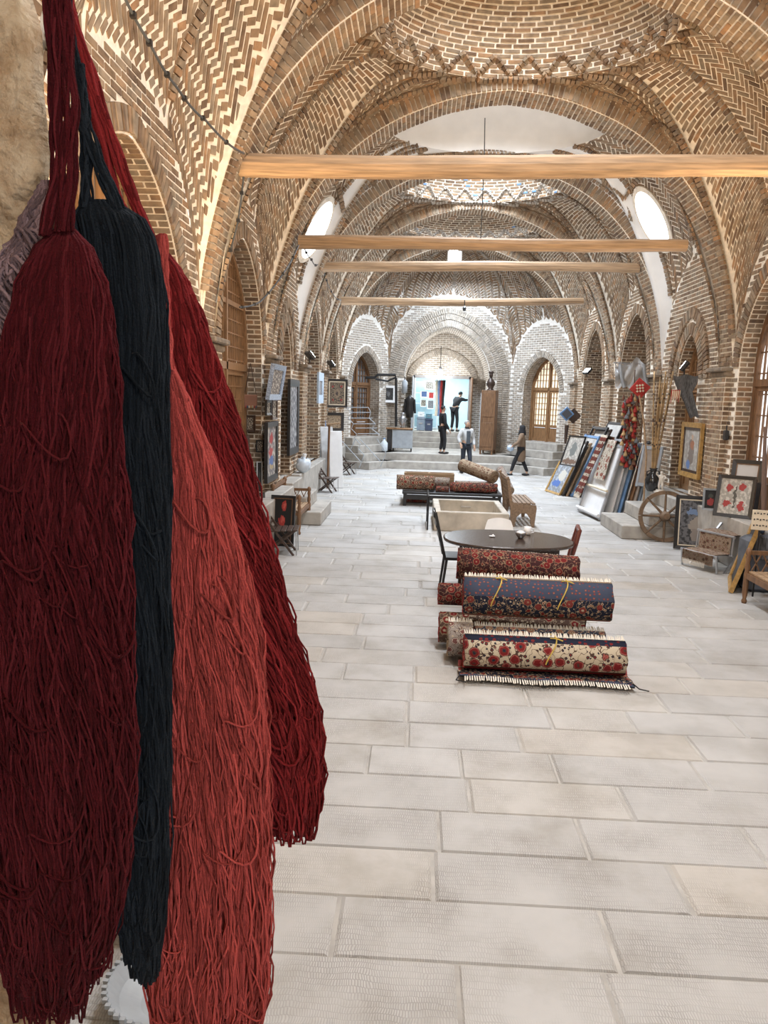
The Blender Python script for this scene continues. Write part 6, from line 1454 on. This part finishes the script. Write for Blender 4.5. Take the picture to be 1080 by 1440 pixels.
e = empty('fabric_bale', AY(1072, 835, 9.9), 0, 'dark folded fabric bale standing behind the right bench', 'fabric'); e.location.z = 0
MB().box((.1, .35, .36), (.5, .4, .72), bev=.05).build('folded_cloth', mat('slate_cloth', (.09, .10, .12), .9, var=.4), e); MB().box((.1, .14, .6), (.4, .05, .3), bev=.02).build('top_fold', mat('grey_scarf', (0, 0, 0)), e)

# ---------------------------------------------------------------- cables and pendant wires
CAB = mat('cable', (.05, .055, .06), .5)
def cable(label, pts, r=.012, clips=True):
    P = [Vector(p) for p in pts]; e = empty('cable', P[0], 0, label, 'cable', 'loose electric cables'); Q = []
    for a_, b_ in zip(P[:-1], P[1:]):
        for k in range(8): s = k / 8; q = a_.lerp(b_, s); q.z -= .03 * math.sin(math.pi * s) * (a_ - b_).length; Q.append(q - P[0])
    Q.append(P[-1] - P[0]); MB().sweep(Q, r, 6).build('wire', CAB, e)
    if clips:
        for q in Q[3::5]: MB().box(q, (.04, .04, .04)).build('clip', BLACK, e)
cable('black cable sagging from the near vault down to the thick beam', [AY(172, -10, 5.6), AY(210, 60, 6.1), AY(248, 122, 6.9), AY(290, 170, 7.8), AY(343, 216, 9.05)])
cable('knotted wire hanging from the left end of the thick beam', [AY(343, 245, 9.5), AY(335, 310, 9.6), AY(318, 372, 9.9), AY(300, 450, 10.1)])
cable('drooping cable from the second beam to the left window arch', [AY(420, 345, 13.1), AY(398, 385, 12.3), AY(365, 425, 11.6), AY(337, 432, 11.0)])
cable('thin wire between the second and third beams at left', [AY(426, 345, 13.6), AY(438, 365, 14.6), AY(447, 372, 16.3)], .01)
cable('thin wire from the third beam to the farthest beam at left', [AY(455, 380, 17.2), AY(466, 410, 18.6), AY(480, 422, 20.6)], .01)
cable('straight pendant wire in the middle of the plastered bay', [AY(682, 166, 13.2), AY(681, 228, 13.25), AY(676, 335, 13.3)], .009, False)
e = empty('security_camera', AY(653, 434, 20.9), 0, 'small camera hanging under the farthest beam', 'camera'); MB().bar((0, 0, .22), (0, 0, .05), .012).build('stem', BLKMET, e); MB(Matrix.Rotation(R(60), 4, 'X')).lathe([(.03, -.06), (.045, -.05), (.045, .06), (.03, .08)], 12).build('camera_body', BLACK, e)
# portal lamp
pl = AY(619, 524, 30.3); e = empty('bare_lamp', pl, 0, 'glaring white bulb hanging in the far portal arch', 'lamp'); MB().ball((0, 0, 0), .11, 14, 8).build('bulb', mat('bulb', (1, 1, 1), .3, var=0, emit=(.93, .97, 1), es=45), e, smooth=True); MB().lathe([(.05, .1), (.05, .2), (.02, .22)], 12).build('socket', BLKMET, e); MB().bar((0, 0, .2), (0, 0, 1.0), .01).build('cord', BLKMET, e)
light('POINT', 'bulb_light', pl + Vector((0, -.2, 0)), 85, (.93, .97, 1), .12)
# ---------------------------------------------------------------- people
def skin(name, J, E, m, parent, root=0, sub=2):
    """J: [(x,y,z,r)], E: edges -> smooth tapered skin mesh"""
    me = bpy.data.meshes.new(name); me.from_pydata([j[:3] for j in J], E, []); me.materials.append(m)
    o = bpy.data.objects.new(name, me); COL.objects.link(o); o.parent = parent
    md = o.modifiers.new('skin', 'SKIN'); md.use_smooth_shade = True
    sv = me.skin_vertices[0].data
    for i, j in enumerate(J):
        r_ = j[3]; sv[i].radius = r_ if isinstance(r_, tuple) else (r_, r_); sv[i].use_root = (i == root)
    ss = o.modifiers.new('smooth', 'SUBSURF'); ss.levels = sub; ss.render_levels = sub
    return o
SKINC = mat('skin', (.46, .28, .19), .6, var=.08)
def person(label, loc, rz, H, top, low, shoe, hair, feet, hands, lean=0.0, style='jacket', shirt=None, hairstyle='short', elbows=None, headturn=0.0):
    """faces local +y. feet: ((x,y),(x,y)); hands: ((x,y,z),(x,y,z)) in a 1.7 m body"""
    s = H / 1.7; e = empty('person', loc, rz, label, 'person'); e.scale = (s, s, s)
    f = lambda x, y, z: (x, y + lean * max(0, z - .95), z - abs(lean) * .25 * max(0, z - .95))
    ft = [Vector((x, y, .07)) for x, y in feet]; hp = [Vector((-.09, 0, .90)), Vector((.09, 0, .90))]; sh_ = [Vector(f(-.18, 0, 1.39)), Vector(f(.18, 0, 1.39))]
    kn = [(hp[i] + ft[i]) / 2 + Vector((0, .05, .01)) for i in (0, 1)]; hd = [Vector(h) for h in hands]
    el = [Vector(q) for q in elbows] if elbows else [(sh_[i] + hd[i]) / 2 + Vector(((-.06, .06)[i], -.07, -.04)) for i in (0, 1)]
    J = [(0, 0, .94, .12), (*f(0, 0, 1.12), .115), (*f(0, 0, 1.32), .135), (*f(0, .0, 1.45), .055), (*f(0, .01, 1.52), .055), (*f(0, .02, 1.57), .082), (*f(0, .015, 1.64), .078), (*f(0, .01, 1.69), .04)]
    E = [(0, 1), (1, 2), (2, 3), (3, 4), (4, 5), (5, 6), (6, 7)]
    for i in (0, 1):
        b = len(J); J += [(*hp[i], .085), (*kn[i], .058), (*ft[i], .038), (ft[i].x, ft[i].y + .13, .035, .032)]; E += [(0, b), (b, b + 1), (b + 1, b + 2), (b + 2, b + 3)]
        b = len(J); d = (hd[i] - el[i]).normalized(); pm = hd[i] + d * .06
        J += [(*sh_[i], .062), (*el[i], .043), (*hd[i], .027), (*pm, .03)]; E += [(2, b), (b, b + 1), (b + 1, b + 2), (b + 2, b + 3)]
        side = d.cross(Vector((0, 1, 0))) if abs(d.y) < .9 else Vector((1, 0, 0)); side.normalize(); nrm = d.cross(side)
        for k, (off, ln) in enumerate(((-.03, .06), (-.01, .075), (.01, .07), (.03, .055))):
            q = pm + side * off + d * .03; c = len(J); J += [(*q, .0095), (*(q + d * ln * .6 + nrm * .008), .009), (*(q + d * ln + nrm * .025), .0075)]; E += [(b + 3, c), (c, c + 1), (c + 1, c + 2)]
        q = hd[i] + d * .03 - side * .04; c = len(J); J += [(*q, .0105), (*(q + d * .04 - side * .015), .009)]; E += [(b + 2, c), (c, c + 1)]
    bd = skin('body', J, E, SKINC, e)
    # face
    hc = Vector(f(0, .02, 1.60)); hm = Matrix.Translation(hc) @ Matrix.Rotation(headturn, 4, 'Z')
    mb = MB(hm); mb.add([(-.012, .085, -.02), (.012, .085, -.02), (0, .112, -.025), (0, .085, .025)], [(0, 1, 2), (0, 2, 3), (1, 3, 2)]).build('nose', SKINC, bd)
    for sx in (-1, 1):
        MB(hm).ball((sx * .03, .078, .018), (.011, .008, .007), 8, 5).build('eye', BLACK, bd); MB(hm).ball((sx * .083, -.005, .0), (.01, .02, .03), 8, 6).build('ear', SKINC, bd)
    MB(hm).box((0, .083, -.052), (.04, .01, .009)).build('mouth', mat('lips', (.30, .13, .10), .6), bd)
    # clothes
    g = .018; TJ = [(0, 0, .93, .135), (*f(0, 0, 1.12), .138), (*f(0, 0, 1.32), .155), (*f(0, 0, 1.43), .075)]; TE = [(0, 1), (1, 2), (2, 3)]
    if style == 'coat': TJ = [(0, 0, .44, (.19, .18)), (0, 0, .72, .175), (*f(0, 0, 1.12), .145), (*f(0, 0, 1.32), .158), (*f(0, 0, 1.44), .07)]; TE = [(0, 1), (1, 2), (2, 3), (3, 4)]
    ci = 3 if style == 'coat' else 2
    for i in (0, 1):
        b = len(TJ); w = hd[i].lerp(el[i], .12); TJ += [(*sh_[i], .082), (*el[i], .064), (*w, .05)]; TE += [(ci, b), (b, b + 1), (b + 1, b + 2)]
    skin('coat' if style == 'coat' else 'jacket', TJ, TE, top, e)
    if shirt: MB().box(f(0, .128, 1.17), (.13, .05, .42), Matrix(), bev=.02).build('shirt_front', shirt, e); MB().lathe([(.07, 0), (.075, .03), (.06, .06)], 12, f(0, .0, 1.43)).build('collar', BLACK, e)
    LJ = [(0, 0, .95, .125)]; LE = []
    for i in (0, 1):
        b = len(LJ); LJ += [(*hp[i], .1), (*kn[i], .072), (ft[i].x, ft[i].y, .13, .056)]; LE += [(0, b), (b, b + 1), (b + 1, b + 2)]
    skin('trousers', LJ, LE, low, e)
    for i in (0, 1):
        MB().ball((ft[i].x, ft[i].y + .06, .045), (.048, .135, .045), 12, 7).build('shoe', shoe, e, smooth=True)
    if hairstyle == 'short':
        V = MB(hm); V.ball((0, -.012, .035), (.092, .098, .085), 14, 8); V.V = [v if (hm.inverted() @ v).y < .055 or (hm.inverted() @ v).z > .075 else v - Vector((0, .03, 0)) for v in V.V]; V.build('hair', hair, e, smooth=True)
    else:
        MB(hm).lathe([(.13, -.21), (.125, -.12), (.105, -.04), (.105, .04), (.085, .1), (.03, .125)], 16, (0, -.02, 0)).build('headscarf', hair, e, smooth=True)
    return e
BLKC = mat('black_cloth', (.014, .014, .017), .9, var=.3); NAVYC = mat('dark_blue_cloth', (.02, .024, .035), .9, var=.3); CAMEL = mat('camel_wool', (.20, .135, .09), .95, var=.12, scale=30); LGREY = mat('light_grey_cloth', (.46, .46, .46), .85, var=.1); DGREY = mat('dark_grey_cloth', (.07, .08, .095), .9, var=.2)
HBLK = mat('black_hair', (.01, .009, .009), .6, var=.2); HGREY = mat('grey_hair', (.30, .29, .28), .7, var=.2)
Yp = 26.95; person('person in black standing sideways on the portal platform', (X_(621, 630, Yp), Yp, .5), R(-75), 1.66, BLKC, BLKC, BLACK, HBLK, ((-.08, -.02), (.09, .06)), ((-.16, .16, .84), (.18, .2, .86)))
Yp = 25.3; person('person with grey hair in light grey jacket walking toward the carpets', (X_(655, 640, Yp), Yp, 0), R(205), 1.72, LGREY, NAVYC, BLACK, HGREY, ((-.11, .12), (.11, -.1)), ((-.24, .10, .88), (.28, .12, .96)), shirt=DGREY, headturn=R(15))
pw_ = G(731, 669); e = person('person in camel coat and black headscarf walking left with a small bag', (pw_.x, pw_.y, 0), R(78), 1.62, CAMEL, BLKC, BLACK, BLKC, ((-.09, .30), (.09, -.24)), ((-.2, .30, 1.0), (.2, .28, 1.02)), style='coat', hairstyle='scarf')
e2 = empty('carrier_bag', pw_ + Vector((-.36, -.1, .80)), 0, 'small pale blue bag held by the person in the camel coat', 'bag')
V = MB().ball((0, 0, .09), (.12, .06, .1), 12, 7); V.V = [v * (1 + .1 * math.sin(v.x * 60 + v.z * 50)) for v in V.V]; V.build('bag_body', mat('pale_blue_plastic', (.38, .48, .60), .4), e2, smooth=True); MB().sweep([(-.04, 0, .16), (.0, 0, .24), (.04, 0, .16)], .008, 6).build('handle', WHITE, e2)
Yp = 31.9; person('person in black leaning over inside the bright shop', (X_(638, 600, Yp), Yp, 1.083), R(-40), 1.72, BLKC, BLKC, BLACK, HBLK, ((-.11, 0), (.12, .05)), ((-.2, .5, 1.28), (.28, .5, 1.30)), lean=.55)
# ---------------------------------------------------------------- statues
MARB = mat('white_marble', (.62, .58, .52), .5, var=.1); BRZ = mat('dark_bronze', (.05, .032, .025), .4, metal=.3, var=.3)
def statue(label, loc, H, m, rz=0):
    e = empty('figurine', loc, rz, label, 'statue'); MB().lathe([(.3 * H, 0), (.3 * H, .05 * H), (.2 * H, .09 * H), (.2 * H, .14 * H)], 14).build('pedestal', m, e)
    k = H / 1.0; J = [(0, 0, .5, .09), (0, 0, .62, .1), (0, 0, .74, .1), (0, 0, .82, .04), (0, .01, .9, .075), (0, 0, .97, .04), (-.06, 0, .45, .07), (-.07, .06, .3, .055), (-.07, .0, .14, .045), (.06, 0, .45, .07), (.09, .02, .3, .055), (.06, 0, .14, .045), (-.13, 0, .75, .045), (-.2, .08, .66, .035), (-.1, .16, .62, .03), (.13, 0, .75, .045), (.22, .04, .82, .035), (.2, .08, .95, .03)]
    E = [(0, 1), (1, 2), (2, 3), (3, 4), (4, 5), (0, 6), (6, 7), (7, 8), (0, 9), (9, 10), (10, 11), (2, 12), (12, 13), (13, 14), (2, 15), (15, 16), (16, 17)]
    skin('figure', [(x * k, y * k, z * k, r * k) for x, y, z, r in J], E, m, e); return e
statue('white cherub figurine beside the black vase', (AY(930, 688, 14.8).x, 14.85, .752), .42, MARB, R(160))
e = empty('bust_statue', (xc_, Yc_, 2.752), R(180), 'dark bronze bust on top of the brown cabinet', 'statue')
MB().lathe([(.13, 0), (.13, .03), (.09, .06), (.16, .2), (.15, .3), (.07, .4), (.045, .45)], 16).build('shoulders', BRZ, e, smooth=True); MB().ball((0, .0, .54), (.075, .085, .1), 14, 8).build('head', BRZ, e, smooth=True); MB().lathe([(.07, .58), (.1, .62), (.09, .66), (.05, .67)], 14).build('cap', BRZ, e, smooth=True)
# ---------------------------------------------------------------- goods inside the bright shop
gs = 'goods inside the far shop'; z0 = 1.083
def crate(label, px0, px1, Y, z, h, m, d=.4):
    x0, x1 = X_(px0, 600, Y), X_(px1, 600, Y); e = empty('storage_box', ((x0 + x1) / 2, Y, z), 0, label, 'box', gs); w = x1 - x0
    MB().box((0, 0, h * .42), (w, d, h * .84), bev=.015).build('box_body', m, e); MB().box((0, 0, h * .92), (w + .02, d + .02, h * .16), bev=.012).build('lid', m, e); MB().box((0, -d / 2 - .012, h * .55), (w * .4, .015, h * .1)).build('handle', STEEL, e)
crate('grey blue storage box, left one on the shop floor', 586, 597, 32.0, z0, .55, mat('slate_paint', (0, 0, 0)))
crate('dark navy storage box, right one on the shop floor', 597.5, 608, 31.95, z0, .50, mat('navy_box', (.04, .055, .10), .5))
crate('white carton on top of the grey blue shop box', 587, 596, 32.0, z0 + .552, .2, WHITE, .3)
crate('teal carton on top of the navy shop box', 598, 607, 31.95, z0 + .502, .2, mat('teal_box', (.10, .22, .28), .5), .3)
ysh = 33.6; e = empty('shop_shelf', (X_(598, 600, ysh), ysh + .2, z0), 0, 'white shelving rack full of goods at the back of the shop', 'shelf', gs)
for x in (-.5, .5): MB().box((x, 0, 1.1), (.04, .36, 2.2)).build('upright', WHITE, e)
for z in (.05, .62, 1.1, 1.55, 2.0): MB().box((0, 0, z), (1.0, .36, .03)).build('shelf_board', WHITE, e)
for (x0, y0, x1, y1, m_, lb) in ((597.5, 536, 610, 548, A_SEP, 'pale patterned picture at the top of the shop display'), (591.5, 549.5, 601, 559, mat('blue_cover', (.06, .10, .22), .5), 'dark blue panel in the shop display'), (602, 551, 610.5, 561, RED, 'red panel in the shop display'), (591, 561.5, 599.5, 572, A_INK, 'cream sketch in the shop display'), (600.5, 562.5, 610, 575, A_TALL, 'white framed blue print in the shop display')):
    fp(x0, y0, x1, y1, 33.0, lb, fm=WHITE, a=m_, fw=.03, depth=.03, group=gs)
for k, (px_, m_, nm) in enumerate(((613, CREAM, 'cream'), (616, BLUEP, 'blue'), (619, RED, 'red'), (622, BLKC, 'black'))):
    e = empty('hanging_cloth', AY(px_, 585, 31.7), 0, '%s cloth hanging in the shop doorway' % nm, 'cloth', gs); V = []
    for j in range(9):
        for i in range(7): V.append((-.06 + .02 * i + .02 * math.sin(j * .6 + k), .02 * math.sin(i * 1.6), j * .18))
    n_ = len(V); V += [(x, y + .012, z) for x, y, z in V]; Fc = [(j * 7 + i, j * 7 + i + 1, j * 7 + i + 8, j * 7 + i + 7) for j in range(8) for i in range(6)]; mesh('cloth_body', V, Fc + [tuple(n_ + q for q in f_[::-1]) for f_ in Fc], m_, e, smooth=True); MB().bar((0, 0, 1.44), (0, 0, 1.6), .012, 6).build('hook', STEEL, e)
